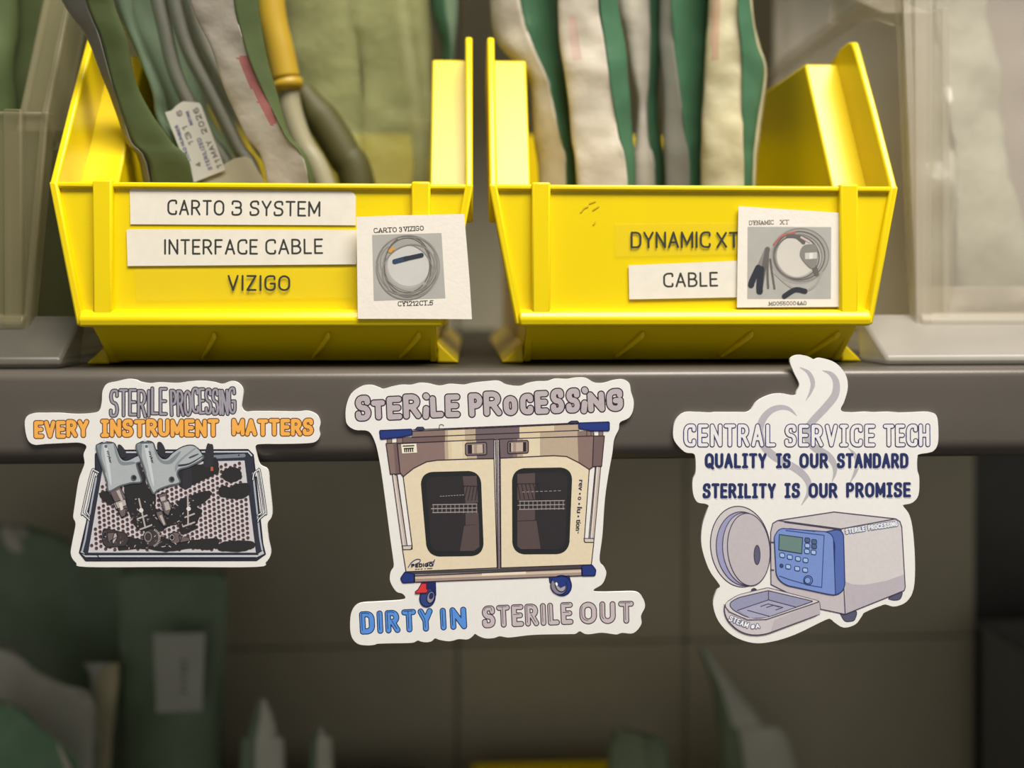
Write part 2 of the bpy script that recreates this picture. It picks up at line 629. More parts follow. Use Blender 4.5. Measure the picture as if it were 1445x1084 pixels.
for q, m in ((qs(A5, (290, 800), (300, 750), (330, 738), (470, 770), (500, 820), (470, 870), (330, 880), (300, 850)), mdk), (qs(A5, (330, 770), (400, 765), (410, 800), (340, 840)), met),
             (qs(A5, (385, 775), (408, 765), (412, 800), (380, 858), (370, 840)), mlt), (ell(*A5(312, 790), 3.6, 6.6, 15), met), (ell(*A5(312, 790), 1.9, 4.2, 15), DARK),
             (ell(*A5(668, 808), 11, 12.5), mdk), (ell(*A5(645, 800), 6.2, 8.4), ink(134, 120, 116)), (ell(*A5(645, 800), 3.4, 4.8), mdk), (ell(*A5(852, 808), 8.6, 8.2), met), (ell(*A5(828, 805), 3.9, 4.8), mlt), (ell(*A5(828, 805), 2.0, 2.6), DARK),
             (qs(A5, (880, 790), (960, 805), (965, 830), (890, 845)), met)):
    pr.outl(q, LINE, 0.5, 9, m)
for k in range(14):
    t = math.radians(-70 + k * 11)
    a, b = A5(675, 808)
    pr.line([[(a + 9.2 * math.cos(t), b + 11 * math.sin(t)), (a + 11.6 * math.cos(t), b + 13 * math.sin(t))]], 0.55, mlt, 11, 0.3)
for (a, b), (c, d), (e, f) in ((A5(575, 510), A5(622, 722), A5(592, 598)), (A5(948, 470), A5(951, 700), A5(955, 586))):
    pr.line([[(a, b), (c, d)], [(c - 7, d + 4), (c + 9, d - 2)], [(e - 5, f + 12), (e + 8, f + 7)]], 1.1, mlt, 11)
    pr.poly(ell(e, f, 3.1, 3.1), ink(226, 214, 204), 12)
for k in range(90):
    a, b = A5(rnd.uniform(480, 1010), rnd.uniform(500, 760)) if k < 60 else A5(rnd.uniform(300, 1000), rnd.uniform(780, 900))
    pr.line([[(a, b), (a + rnd.uniform(-3, 3), b + rnd.uniform(-2.4, 2.4))]], 0.6, mlt if k % 2 else met, 10, 0.35)
pr.build('accessories_picture', mag1)


def drill(fn, body, chuck, ribs, hole_at, letters, marks):
    pr = Print(YS)
    for q, m in chuck:
        pr.outl(qs(fn, *q), LINE, 0.55, 12, m)
    for q, m in ribs:
        pr.poly(qs(fn, *q), m, 14)
    b = cr(qs(fn, *body), 5, True)
    pr.outl(b, LINE, 0.7, 14, ink(176, 177, 175))
    for q, m in marks:
        pr.poly(cr(qs(fn, *q), 4, True), m, 15)
    hx, hy = fn(*hole_at)
    pr.poly(ell(hx, hy, 4.2, 4.4), ink(92, 92, 96), 16)
    pr.poly(ell(hx + 0.6, hy - 0.5, 2.6, 2.8), DARK, 17)
    pr.line([b[len(b) // 2:] + b[:3]], 1.1, ink(92, 95, 98), 15)
    (a, c), (d, e) = fn(*letters[0]), fn(*letters[1])
    V, Fs = font_strokes('stryker', a, c, d, e, 4.8)
    pr.raw(V, Fs, ink(26, 26, 34), 16)
    return pr


pr = drill(A5, [(250, 125), (270, 88), (320, 74), (380, 82), (402, 112), (430, 185), (460, 214), (500, 210), (575, 178), (585, 225), (557, 240), (572, 300), (592, 378), (520, 388), (430, 412), (345, 452), (330, 380), (305, 300)],
           [([(350, 450), (430, 415), (470, 490), (490, 590), (475, 640), (440, 652), (405, 570)], met), ([(380, 540), (470, 510), (482, 560), (400, 590)], mlt), ([(415, 600), (480, 580), (470, 640), (440, 650)], met)],
           [([(400, 450), (425, 440), (455, 520), (440, 530)], mlt), ([(420, 545), (445, 535), (455, 590), (435, 600)], ink(222, 206, 196))],
           (535, 350), ((322, 145), (345, 240)),
           [([(258, 135), (275, 92), (290, 95), (288, 180), (320, 290), (312, 300)], ink(132, 136, 138)), ([(380, 85), (395, 110), (440, 220), (530, 225), (545, 240), (440, 250), (400, 180)], ink(132, 136, 138)),
            ([(300, 85), (325, 80), (345, 200), (365, 380), (350, 380)], ink(204, 205, 203)), ([(268, 92), (320, 76), (378, 84), (320, 90)], ink(92, 96, 104)), ([(312, 100), (330, 98), (331, 117), (314, 119)], ink(98, 100, 108))])
pr.build('drill_picture', mag1)
pr = drill(A5, [(553, 115), (580, 80), (630, 68), (682, 80), (705, 135), (742, 192), (785, 202), (830, 160), (900, 115), (965, 98), (1012, 112), (1055, 160), (1062, 205), (960, 262), (885, 285), (868, 325), (887, 385), (800, 410), (720, 442), (688, 470), (660, 420), (640, 370), (598, 235)],
           [([(722, 480), (785, 460), (792, 520), (832, 560), (800, 640), (770, 620), (745, 540)], met), ([(705, 610), (750, 600), (790, 710), (765, 722), (720, 660)], met)],
           [([(735, 500), (775, 490), (778, 520), (745, 530)], mlt), ([(765, 540), (800, 530), (815, 590), (780, 600)], mlt), ([(730, 640), (750, 632), (775, 700), (765, 712)], mlt)],
           (825, 362), ((642, 148), (668, 242)),
           [([(560, 125), (580, 90), (597, 92), (598, 190), (632, 300), (620, 300)], ink(132, 136, 138)), ([(680, 85), (700, 130), (742, 205), (800, 215), (880, 150), (890, 160), (830, 235), (760, 240), (710, 190)], ink(132, 136, 138)),
            ([(612, 82), (640, 78), (660, 200), (690, 380), (676, 390)], ink(204, 205, 203)), ([(578, 84), (630, 70), (680, 82), (630, 88)], ink(92, 96, 104)), ([(622, 100), (640, 98), (642, 117), (624, 119)], ink(98, 100, 108)),
            ([(865, 250), (960, 235), (1060, 180), (1062, 186), (960, 248), (880, 262)], ink(60, 60, 66)), ([(960, 190), (1020, 165), (1028, 172), (966, 200)], ink(74, 78, 84)), ([(850, 270), (880, 215), (1000, 120), (1010, 126), (890, 225), (862, 300)], ink(146, 149, 150))])
pr.build('drill_picture', mag1)

# ---- magnet 2: cabinet on casters
o2 = [(487.7, 588), (489, 571.6), (496, 555), (510.6, 545), (524, 543.5), (535, 547), (541, 549), (552, 546), (566, 543.2), (580, 543.3), (591.7, 540.5), (604, 541.2), (620, 544.5), (634, 542), (650.7, 543), (656, 543), (667, 540.5), (685, 538.5),
      (703, 537.5), (715, 543), (733, 545), (744, 541), (757.7, 538.4), (772, 538), (783.5, 534.5), (800, 535), (813, 533), (827, 533.5), (838.8, 540), (852, 540.5), (866, 536.5), (879.4, 535.5), (888, 541), (890.5, 553), (894.2, 566), (893, 580), (887, 590), (875, 596),
      (873, 606), (866.6, 620), (864, 640), (859, 667), (853.6, 704.5), (850, 756), (846, 790), (853, 801), (855.5, 810), (850, 824), (838, 832), (841, 835.5), (855, 836), (875.8, 835.5), (897.9, 835.8), (907, 844), (910.2, 856), (904.5, 869), (905, 881), (894, 893.5), (878, 893.2), (871, 895.3), (865, 895), (849, 893), (833, 895), (825, 894.5), (818, 891), (812, 894.5), (801.4, 895),
      (753.7, 896), (722, 899.5), (714, 899.5), (705, 898), (697, 900.5), (685.5, 901), (676, 898), (670.3, 894.7), (667, 898), (659.7, 902.4), (647.5, 902), (640, 904), (632, 905), (620, 903), (614, 901), (609, 905), (601.8, 906.5), (594, 905.5), (589.6, 904), (583, 907), (571, 907.7), (551, 908), (533, 908.6), (529, 910), (518, 911), (504.4, 908.4), (496, 898), (494, 880.3), (496.7, 862), (507.4, 852), (531.8, 849.8),
      (565.3, 847.5), (572, 843.7), (568, 838), (559, 834.6), (550.8, 821), (551, 808), (555.5, 799.6), (554.6, 787), (550.8, 760), (540, 678.6), (534.6, 645.5), (529, 623.3), (519.8, 608.6), (501.4, 606.7), (490.3, 599.3)]
mag2 = slab('sticker', cr(o2, 4, True), YS, 0.0009, WHITE,
            label='white die cut sticker picturing a cream two door cabinet on casters', cat='sticker')
mag2['group'] = 'stickers along the shelf lip'
PLUM = ink(52, 38, 50)
pr = Print(YS)
r2 = 4.6


def mixed(items, h):
    out = []
    for s, x0, y0, x1, y1, hh in items:
        out += text(s, x0 + 0.6, y0 - 0.6, x1 - 0.6, y1 - 0.6, hh - 1.2, r2, 6.6)
    return out


hd = mixed([('S', 501, 595.5, 525, 594.5, 38), ('T', 523.5, 594, 545.5, 593, 30), ('E', 545.5, 594, 569, 593, 35), ('R', 568.5, 592.5, 595.5, 591.5, 37), ('L', 606.5, 591, 627.5, 590, 33), ('E', 627.5, 590.5, 650.5, 590, 35),
            ('P', 661, 590, 683, 589, 36), ('R', 682, 588.5, 709.5, 587.5, 37), ('O', 710, 588, 732, 587, 30), ('C', 733, 586.5, 754, 586, 32), ('E', 754.5, 586, 776, 585, 35), ('S', 776.5, 585, 798, 584, 37), ('S', 798, 584, 820, 583.5, 37), ('N', 829, 583.5, 855, 582, 31),
            ('G', 855.5, 582, 881, 581, 34)], 34)
pr.line(hd, r2 + 0.8, PLUM, 1)
pr.line([[(601.5, 577), (601, 587.5)], [(601, 559), (602, 560)], [(825, 569), (824, 579.5)], [(825, 550.5), (825.6, 551.5)]], r2 + 0.9, PLUM, 1)
pr.line(hd, r2 - 0.85, ink(188, 172, 170), 2)
pr.line([[(601.5, 577), (601, 587.5)], [(601, 559), (602, 560)], [(825, 569), (824, 579.5)], [(825, 550.5), (825.6, 551.5)]], r2 - 0.6, ink(188, 172, 170), 2)
pr.build('heading_lettering', mag2, 'lilac grey bubble lettering reading STERILE PROCESSING')
pr = Print(YS)
NAVY = ink(28, 40, 84)
d = text('DIRTY', 508, 896, 612, 891, 33, 4.4, 5.0) + text('IN', 621, 890, 659.5, 888, 32, 4.4, 5.0)
pr.line(d, 4.4, NAVY, 1)
pr.line(d, 3.1, ink(90, 144, 214), 2)
hl = [[(a - 0.9, b - 1.6) for a, b in s] for s in d]
pr.line([s[:max(2, len(s) // 3)] for s in hl], 0.45, NAVY, 3, 0.35)
pr.build('blue_lettering', mag2, 'bright blue lettering reading DIRTY IN')
pr = Print(YS)
d = text('STERILE', 680.5, 887, 809.5, 881.5, 32, 4.1, 4.8) + text('OUT', 818, 881.5, 895, 880, 32, 4.1, 4.8)
pr.line(d, 4.2, ink(64, 50, 60), 1)
pr.line(d, 2.85, ink(200, 182, 180), 2)
hl = [[(a - 0.9, b - 1.5) for a, b in s] for s in d]
pr.line([s[:max(2, len(s) // 3)] for s in hl], 0.42, ink(82, 66, 76), 3, 0.35)
pr.build('pale_lettering', mag2, 'pale grey lettering reading STERILE OUT')

CREAM, CRM2 = ink(229, 207, 174), ink(220, 196, 160)
BRN, BRN2, TAN, PUR = ink(138, 112, 104), ink(116, 92, 88), ink(188, 164, 138), ink(112, 94, 96)
BLUE, BLUE2 = ink(38, 56, 120), ink(24, 36, 82)
pr = Print(YS)
# top rail in bands
top = lambda x, k: (x, (608.6 if k == 0 else 617.2) - (x - 581) * (10.3 if k == 0 else 9.8) / 235)
for a, b, m in ((581, 628, BRN), (628, 632, TAN), (632, 656, CRM2), (656, 671, TAN), (671, 733, PUR), (733, 782, CRM2), (782, 800, TAN), (800, 817, TAN)):
    pr.poly([top(a, 0), top(b, 0), top(b, 1), top(a, 1)], m, 1)
low = lambda x, k: (x, (617.2 if k == 0 else 625.6) - (x - 560.7) * (9.6 if k == 0 else 10.2) / 277)
for a, b, m in ((560.7, 628, BRN2), (628, 632, TAN), (632, 656, CRM2), (656, 671, TAN), (671, 733, PUR), (733, 762, CRM2), (762, 815, TAN), (815, 838, BRN)):
    pr.poly([low(a, 0), low(b, 0), low(b, 1), low(a, 1)], m, 1)
pr.line([[top(581, 1), top(817, 1)], [low(560.7, 1), low(838, 1)], [top(581, 0), top(817, 0)], [(583, 606.5), (640, 604.4), (817, 596.8)], [(838, 611), (838, 616)]], 0.6, PLUM, 3, 0.4)
pr.line([[(620, 603.8), (620, 600.5), (622, 599), (625, 599.6), (626, 601)]], 0.6, ink(120, 112, 112), 3, 0.35)
# posts under the blue corners
for a, b in ((546, 553), (560, 568), (828, 834), (845, 851)):
    t = 618 if a < 700 else 607
    pr.outl([(a, t), (b, t), (b, t + 9), (a, t + 9)], PLUM, 0.45, 1, BRN)
pr.outl([(544.7, 626), (560, 625), (564.5, 668.6), (550.8, 669.3)], PLUM, 0.65, 4, BRN)
pr.poly([(555, 625.6), (559.5, 625.4), (563.5, 668), (558.5, 668.6)], BRN2, 5)
pr.outl([(837.7, 615.3), (853, 615.3), (849, 658), (836.2, 658.6)], PLUM, 0.65, 4, BRN2)
# headers with their bands of reflection
hl_ = [(560.7, 626), (697, 619.8), (697, 647.2), (650, 648.2), (617, 649.5), (601.8, 651.8), (583.5, 661), (569, 672.8), (564.5, 667)]
pr.poly(hl_, BRN, 4)
band = lambda x0, x1, m: pr.poly([(x0, 626 - (x0 - 560.7) * 0.0455), (x1, 626 - (x1 - 560.7) * 0.0455), (x1 + 1, 648.4 - (x1 - 640) * 0.02), (x0 + 1, 648.4 - (x0 - 640) * 0.02)], m, 5)
for a, b, m in ((627, 632, TAN), (632, 637, CRM2), (637, 652, ink(226, 206, 172)), (652, 658, CRM2), (658, 672, TAN), (672, 696.4, PUR)):
    band(a, b, m)
hr_ = [(704.5, 619.8), (837.7, 615.3), (836, 659.4), (831.6, 662.5), (816.4, 652.6), (799.6, 644.2), (781.4, 643), (706, 646.5)]
pr.poly(hr_, TAN, 4)
for a, b, m in ((705, 724, PUR), (724, 730, BRN), (730, 738, TAN), (738, 762, ink(226, 206, 172)), (762, 782, TAN)):
    pr.poly([(a, 619.8 - (a - 704.5) * 0.034), (b, 619.8 - (b - 704.5) * 0.034), (b, 646.5 - (b - 706) * 0.046), (a, 646.5 - (a - 706) * 0.046)], m, 5)
pr.poly([(815, 616.2), (837.4, 615.6), (835.8, 659.2), (831.6, 662.2), (816.4, 652.4)], BRN, 5)
pr.line([hl_ + [hl_[0]], hr_ + [hr_[0]]], 0.65, PLUM, 6, 0.4)
pr.build('cabinet_picture', mag2)

for cream, rail, br, edge in (
        ([(569, 672.8), (583.5, 661), (601.8, 651.8), (617, 649.5), (650, 648.2), (697, 647.2), (701.6, 801.5), (573, 807), (568, 775.5), (581.6, 775), (581.6, 770)],
         [(553.5, 670.3), (559.8, 670.3), (574.5, 770), (568, 775)], [(568, 770.5), (581.6, 770), (580, 775.5), (568.6, 775.8)], [(560.5, 670), (574.5, 769)]),
        ([(706, 646.5), (781.4, 643), (799.6, 644.2), (816.4, 652.6), (831.6, 662.5), (824.4, 764), (838, 765.5), (834.5, 797), (707, 801.5)],
         [(841, 658.7), (847.8, 658.7), (838, 765.2), (832, 765.2)], [(824, 760), (838, 760), (838, 765.4), (825.4, 765.4)], [(840, 659), (830.8, 760)])):
    pr = Print(YS)
    pr.poly(cream, CREAM, 3)
    pr.line([cream + [cream[0]]], 0.65, PLUM, 4, 0.4)
    pr.outl(rail, PLUM, 0.55, 3, ink(196, 176, 164))
    pr.line([edge], 0.5, PLUM, 4, 0.4)
    mid = [((rail[0][0] * 2 + rail[1][0]) / 3, rail[0][1]), ((rail[3][0] * 2 + rail[2][0]) / 3, rail[2][1])]
    pr.line([mid], 0.8, ink(226, 210, 196), 4, 0.4)
    pr.outl(br, PLUM, 0.55, 5, ink(212, 198, 186))
    pr.build('cabinet_door_picture', mag2)

WIN, GLASS, GL2, WIRE = ink(36, 38, 38), ink(48, 43, 45), ink(88, 72, 70), ink(164, 150, 142)
for q, inn, lights, rack, rods, low_ in (
        ([(592.5, 666.5), (678.4, 664.3), (683, 784.6), (602.9, 785.8)], [(600.5, 673.5), (673, 671.5), (677, 777.5), (608.5, 778.5)],
         [[(653, 672.2), (672.5, 671.8), (674.6, 709), (657, 711)], [(657, 724), (675, 723.5), (676, 740), (657, 741)], [(655, 742), (676, 740), (676.5, 772), (669, 777.4), (649, 777.8)]],
         (607.5, 673, 712.4, 723.6, 709.4), [((655 + 4.6 * k, 686 + k * 0.2), (650 + 5.2 * k, 706)) for k in range(5)], [(621, 700.5), (656, 698.5)]),
        ([(722.5, 661), (808, 659.5), (803, 782), (723, 782.5)], [(729.5, 668), (801.5, 666.5), (797, 775), (729.5, 775.5)],
         [[(730, 669), (755, 667.6), (755, 705), (730, 706)], [(730, 720), (755, 719), (755, 734), (730, 735)], [(730, 736), (757, 735), (763, 774.8), (735, 775.2), (730, 771)]],
         (729.8, 796.5, 707.5, 719, 705.5), [((730.5 + 5.5 * k, 683), (734 + 6.2 * k, 704)) for k in range(6)], [(737, 694.5), (794, 692.5)])):
    pr = Print(YS)
    pr.poly(rquad(q, 17), WIN, 5)
    pr.poly(rquad(inn, 12), GLASS, 6)
    for l in lights:
        pr.poly(l, GL2, 7)
    x0, x1, y0, y1, _ = rack
    pr.line([[(x0 + 3, y0), (x1, y0 - 1)], [(x0 + 1, (y0 + y1) / 2), (x1, (y0 + y1) / 2 - 1)], [(x0 + 3, y1), (x1, y1 - 1.2)]], 0.6, WIRE, 9, 0.4)
    pr.line([[(x0 + 4 + 6.1 * k, y0), (x0 + 4 + 6.1 * k, y1)] for k in range(int((x1 - x0 - 4) / 6.1) + 1)], 0.8, ink(120, 108, 104), 8, 0.4)
    pr.line([list(r) for r in rods] + [[(rods[0][0][0] - 1, rods[0][0][1]), (rods[-1][0][0] + 3, rods[-1][0][1] - 0.5)]], 0.55, ink(46, 38, 40), 8, 0.4)
    for k in range(9):
        t = k / 9
        a, b = low_
        pr.line([[(a[0] + (b[0] - a[0]) * t, a[1] + (b[1] - a[1]) * t), (a[0] + (b[0] - a[0]) * (t + 0.06), a[1] + (b[1] - a[1]) * (t + 0.06))]], 0.4, WIRE, 8, 0.35)
    pr.build('window_picture', mag2)

for q in ([(535.6, 607.6), (581.2, 605.7), (581.7, 613.7), (563.7, 617), (537, 619.8)], [(816.7, 597), (859.8, 595.5), (859.8, 607.7), (834.6, 608), (817, 604.8)],
          [(565.3, 816.3), (571.4, 807.2), (585, 810.2), (585, 821.7), (568.3, 822.7)], [(820.5, 798.2), (835.6, 797.4), (840.9, 804.6), (839.6, 812.5), (821.3, 812.8)]):
    pr = Print(YS)
    pr.outl(fillet([(x, y, 1.6) for x, y in q], True), BLUE2, 0.8, 7, BLUE)
    pr.build('corner_bumper_picture', mag2)
for q in ([(585.8, 606), (589, 602.8), (597, 602.8), (599, 605.6), (594, 607.4)], [(802, 596.6), (806, 594.2), (815, 594), (817, 596.6), (808, 597.4)]):
    pr = Print(YS)
    pr.outl(q, PLUM, 0.5, 7, ink(52, 62, 94))
    pr.build('bumper_cap_picture', mag2)
pr = Print(YS)
for q, inn, g in (([(656.6, 625.6), (686.6, 624.2), (687, 641.8), (657, 642.8)], [(660, 628), (682.6, 627), (683, 639.6), (660.4, 640.4)], [(666, 627.8), (681, 627.2), (681.4, 639.4), (666.2, 640)]),
                  ([(716.6, 623), (745.6, 621.4), (745.6, 639.4), (716.6, 640.4)], [(718.8, 625), (742.4, 624), (742.4, 637.2), (718.8, 638)], [(721.2, 625), (738, 624.4), (738, 637.2), (721.2, 637.8)])):
    pr.outl(rquad(q, 2.6), PLUM, 0.7, 7, ink(134, 116, 112))
    pr.poly(inn, ink(44, 36, 42), 9)
    pr.poly(g, ink(196, 172, 150), 10)
    pr.poly([(g[0][0] + 3, g[0][1]), (g[0][0] + 7, g[0][1]), (g[3][0] + 7, g[3][1]), (g[3][0] + 3, g[3][1])], ink(166, 142, 126), 11)
pr.line([[(699.4, 622), (702.5, 802)], [(704.2, 622), (706, 802)]], 0.6, PLUM, 7, 0.4)
pr.line([[(701.6, 621), (704, 802)]], 0.9, ink(120, 104, 102), 6, 0.4)
pr.build('latch_picture', mag2)
pr = Print(YS)
rail = [(584.3, 812.5), (821.3, 802.4), (822, 812.5), (584.3, 821.7)]
pr.poly(rail, ink(168, 142, 130), 5)
pr.poly([(584.3, 814.5), (821.3, 804.4), (821.5, 808), (584.3, 817.4)], ink(212, 186, 162), 6)
pr.poly([(680, 809.5), (742, 806.8), (742, 810.4), (680, 813)], ink(238, 216, 188), 7)
pr.line([rail + [rail[0]]], 0.6, PLUM, 8, 0.4)
pr.line([[(577, 809.3), (822, 800)]], 1.7, ink(74, 66, 66), 5, 0.4)
pr.build('base_rail_picture', mag2)
pr = Print(YS)
pr.outl([(595, 822), (614.5, 821), (615, 840), (608, 846), (592, 836)], BLUE2, 0.7, 5, ink(30, 42, 92))
pr.outl(ell(603.2, 843.4, 10.6, 13.2, 14), BLUE2, 0.9, 7, ink(48, 66, 118))
pr.outl(ell(607.8, 843, 5.2, 8.4, 14), BLUE2, 0.6, 9, ink(150, 140, 142))
pr.outl(ell(608.6, 841, 2.6, 4, 14), BLUE2, 0.5, 11, ink(36, 48, 92))
red = [(585.8, 835.4), (590, 832), (595, 823.2), (601.8, 823.2), (602, 831), (604.4, 833), (601.8, 836.9), (586.6, 837.3)]
pr.outl(red, ink(96, 20, 28), 0.6, 13, ink(214, 58, 58))
pr.build('caster_picture', mag2)
pr = Print(YS)
pr.outl([(775, 814.6), (803, 812.8), (806, 824), (800, 836), (776, 822)], BLUE2, 0.7, 5, BLUE)
pr.outl(ell(792.6, 826.4, 13.6, 14.2, -20), BLUE2, 0.9, 7, BLUE)
pr.outl(ell(788.6, 826.8, 11.2, 12.6, -25), BLUE2, 0.7, 9, ink(136, 128, 132))
pr.outl(ell(791, 826.5, 7, 9, -25), BLUE2, 0.6, 11, ink(170, 160, 160))
pr.poly([(778, 815.5), (797, 814.4), (799, 826), (791, 830), (784, 824)], BLUE, 13)
pr.poly(ell(785.4, 824.4, 1.6, 2.6, -15), ink(246, 240, 232), 14)
pr.build('caster_picture', mag2)
pr = Print(YS)
pr.poly([(566, 627), (587.5, 626), (588.6, 638.8), (567.4, 640)], ink(240, 226, 200), 7)
pr.line([[(569, 629.6), (584, 629)], [(571, 633), (571.4, 637.6)], [(573.6, 632.8), (574, 637.6)], [(576.4, 632.8), (576.6, 637.4)], [(579, 632.6), (579.4, 637.4)], [(582, 632.4), (582.4, 637.2)], [(570.6, 633.2), (583, 632.6)]], 0.85, ink(50, 44, 44), 8, 0.35)
pr.build('cabinet_tag_picture', mag2)
pr = Print(YS)
pr.line(text('PEDIGO', 580.5, 801.2, 611, 799.4, 5.4, 0.75, 3.4), 0.75, ink(34, 34, 56), 7, 0.3)
pr.line([cr([(576, 800.6), (581, 793.6), (588, 789.4), (593, 790), (592, 793.4), (588, 795.4)], 6), cr([(601, 795.6), (606, 793.4), (611.4, 792.8), (613.6, 790)], 6), [(613, 790.4), (610.8, 798.8)]], 0.55, ink(36, 52, 120), 8, 0.3)
pr.line([[(586, 803.4), (588.6, 803.2)], [(590, 803.2), (592, 803)], [(594, 803), (596, 802.9)], [(599.4, 802.6), (600.6, 802.6)], [(603, 802.4), (610, 802)]], 0.45, ink(60, 54, 66), 8, 0.3)
pr.build('maker_mark', mag2)
pr = Print(YS)
for s, t0, t1, hh in (('rev', 0.0, 0.20, 4.8), ('\u2022', 0.245, 0.28, 2.6), ('o', 0.315, 0.38, 4.8), ('\u2022', 0.435, 0.47, 2.6), ('lu', 0.51, 0.625, 7.0), ('\u2022', 0.67, 0.705, 2.6), ('tion', 0.745, 0.955, 6.8)):
    a0, b0, a1, b1 = 817.2, 677, 812.0, 752
    off = 1.2 if s == '\u2022' else 0
    V, Fs = font_strokes(s, a0 + (a1 - a0) * t0 + off, b0 + (b1 - b0) * t0, a0 + (a1 - a0) * t1 + off, b0 + (b1 - b0) * t1, hh)
    pr.raw(V, Fs, ink(44, 42, 66), 7)
V, Fs = font_strokes('TM', 815.4, 749.6, 815.2, 752.6, 1.4)
pr.raw(V, Fs, ink(44, 42, 66), 7)
pr.build('door_lettering', mag2)

# ---- magnet 3: table-top steriliser
o3 = [(1114.6, 510), (1118.6, 503.2), (1128.7, 500.8), (1140, 503), (1147.5, 506.8), (1150, 507), (1158.8, 505.2), (1178.8, 512), (1192.9, 528), (1196.4, 546.2), (1191.5, 566.2), (1186.5, 577), (1190.9, 581.2), (1205, 582.3), (1220, 581.3), (1235, 582), (1255, 581.4), (1271, 582.6), (1290, 582), (1311.3, 581.5), (1321.3, 586.3), (1324, 602.4), (1323.3, 626.4), (1315.3, 637.5), (1298, 640.9),
      (1294.6, 645), (1294.4, 662.6), (1297.2, 674.6), (1296, 698.7), (1287.2, 709.5), (1275.5, 712.5), (1275, 715), (1283.2, 726.8), (1288.4, 750.9), (1291.2, 795), (1289.2, 831), (1279.2, 849.2), (1263, 856), (1252, 853.8), (1246, 853.8), (1221, 864), (1216, 870), (1207, 881.3), (1190.9, 885.8), (1178, 878.8), (1173, 874.6), (1164.8, 875), (1122.6, 895.3), (1090.5, 905.4), (1062.4, 907.4), (1034.3, 897.3), (1014.3, 877.3),
      (1006.3, 853.2), (1010.4, 836), (1016, 828.4), (1013, 822), (1000.2, 803), (990.2, 771), (991, 742.8), (998.5, 719), (1000, 713.8), (995, 711), (984, 708.6), (978.2, 696.7), (977.4, 678.6), (981.6, 666.6), (981.4, 646), (978, 640), (966, 637.7), (952, 622.4), (950, 606.4), (954, 592.3), (966, 582.3), (985, 581.8), (1003, 582.6), (1010.3, 581.8), (1040, 581.8), (1057, 580.6), (1068.5, 566.3), (1086.5, 557.4), (1102.6, 555.4), (1121, 558.2),
      (1124, 553), (1128, 542), (1120.6, 526)]
mag3 = slab('sticker', cr(o3, 4, True), YS, 0.0009, WHITE,
            label='white die cut sticker picturing an open steriliser, steam curls rising past its top', cat='sticker')
mag3['group'] = 'stickers along the shelf lip'
pr = Print(YS)
LIL = ink(183, 174, 175)
for pts, rr in (([(1128.8, 518.6), (1141, 526), (1147, 540), (1144, 553), (1137.3, 565.3)], [0.4, 2.6, 3.2, 2.0, 0.3]),
                ([(1160.8, 523), (1173, 528), (1180, 540), (1178, 558), (1164, 576), (1149, 592), (1140, 604), (1139, 618), (1150, 632), (1168, 643), (1177, 655), (1178, 668), (1174, 680)], [0.4, 3, 4.6, 5.4, 5.4, 5.2, 4.8, 5, 5.4, 5.2, 4, 2.4, 0.4]),
                ([(1124.5, 587), (1114, 577.5), (1101, 575), (1087, 580), (1076, 593), (1072, 610), (1077, 628), (1091, 643), (1110, 654), (1128, 665), (1140, 679), (1141, 695), (1131, 713)], [0.3, 2.4, 3.6, 4.4, 5, 5.2, 5.4, 5.6, 5.4, 5.2, 4.4, 3, 0.4]),
                ([(1197, 632), (1207, 643), (1209.6, 656), (1206, 669), (1199, 682)], [0.4, 2.6, 3.2, 2.2, 0.3])):
    c = cr([(p[0], p[1], q) for p, q in zip(pts, rr)], 6)
    pr.line([[(x, y) for x, y, _ in c]], [[z for _, _, z in c]], LIL, 1)
pr.build('steam_picture', mag3)
NV, NV2 = ink(44, 56, 98), ink(60, 68, 104)
pr = Print(YS)
t3 = text('CENTRAL', 964, 631.5, 1095.5, 631.5, 34, 3.6, 4.2) + text('SERVICE', 1106.5, 631.5, 1236, 631.5, 33.5, 3.6, 4.2, True) + text('TECH', 1246, 631.5, 1313, 631, 33.5, 3.6, 4.2)
pr.line(t3, 3.6, ink(44, 50, 92), 3)
pr.line(t3, 2.25, ink(234, 224, 218), 4)
pr.build('heading_lettering', mag3, 'hollow navy outline lettering reading CENTRAL SERVICE TECH')
pr = Print(YS)
t3 = (text('QUALITY', 994.5, 661, 1082, 661, 21.5, 2.1, 4.0, True) + text('IS', 1095, 661, 1116, 661, 21.5, 2.1, 4.0, True) + text('OUR', 1128, 661, 1169, 661, 21.5, 2.1, 4.0) + text('STANDARD', 1181, 661, 1282, 661, 21.5, 2.1, 4.0)
      + text('STERILITY', 991.5, 703.5, 1095, 703.5, 21.5, 2.1, 4.0, True) + text('IS', 1107, 703, 1129, 703, 21.5, 2.1, 4.0, True) + text('OUR', 1141, 703, 1182, 703, 21.5, 2.1, 4.0) + text('PROMISE', 1194, 702.5, 1285.5, 702, 21.5, 2.1, 4.0, True))
pr.line([[(x + 1.1, y + 1.1) for x, y in s] for s in t3], 2.1, ink(214, 205, 204), 3)
pr.line(t3, 2.1, ink(38, 48, 92), 4)
pr.build('slogan_lettering', mag3, 'navy lettering reading QUALITY IS OUR STANDARD, STERILITY IS OUR PROMISE')


def C3(x, y):
    return (980 + x / 4.926, 700 + y / 4.926)


def D3(x, y):
    return (1130 + x / 5.422, 700 + y / 5.422)


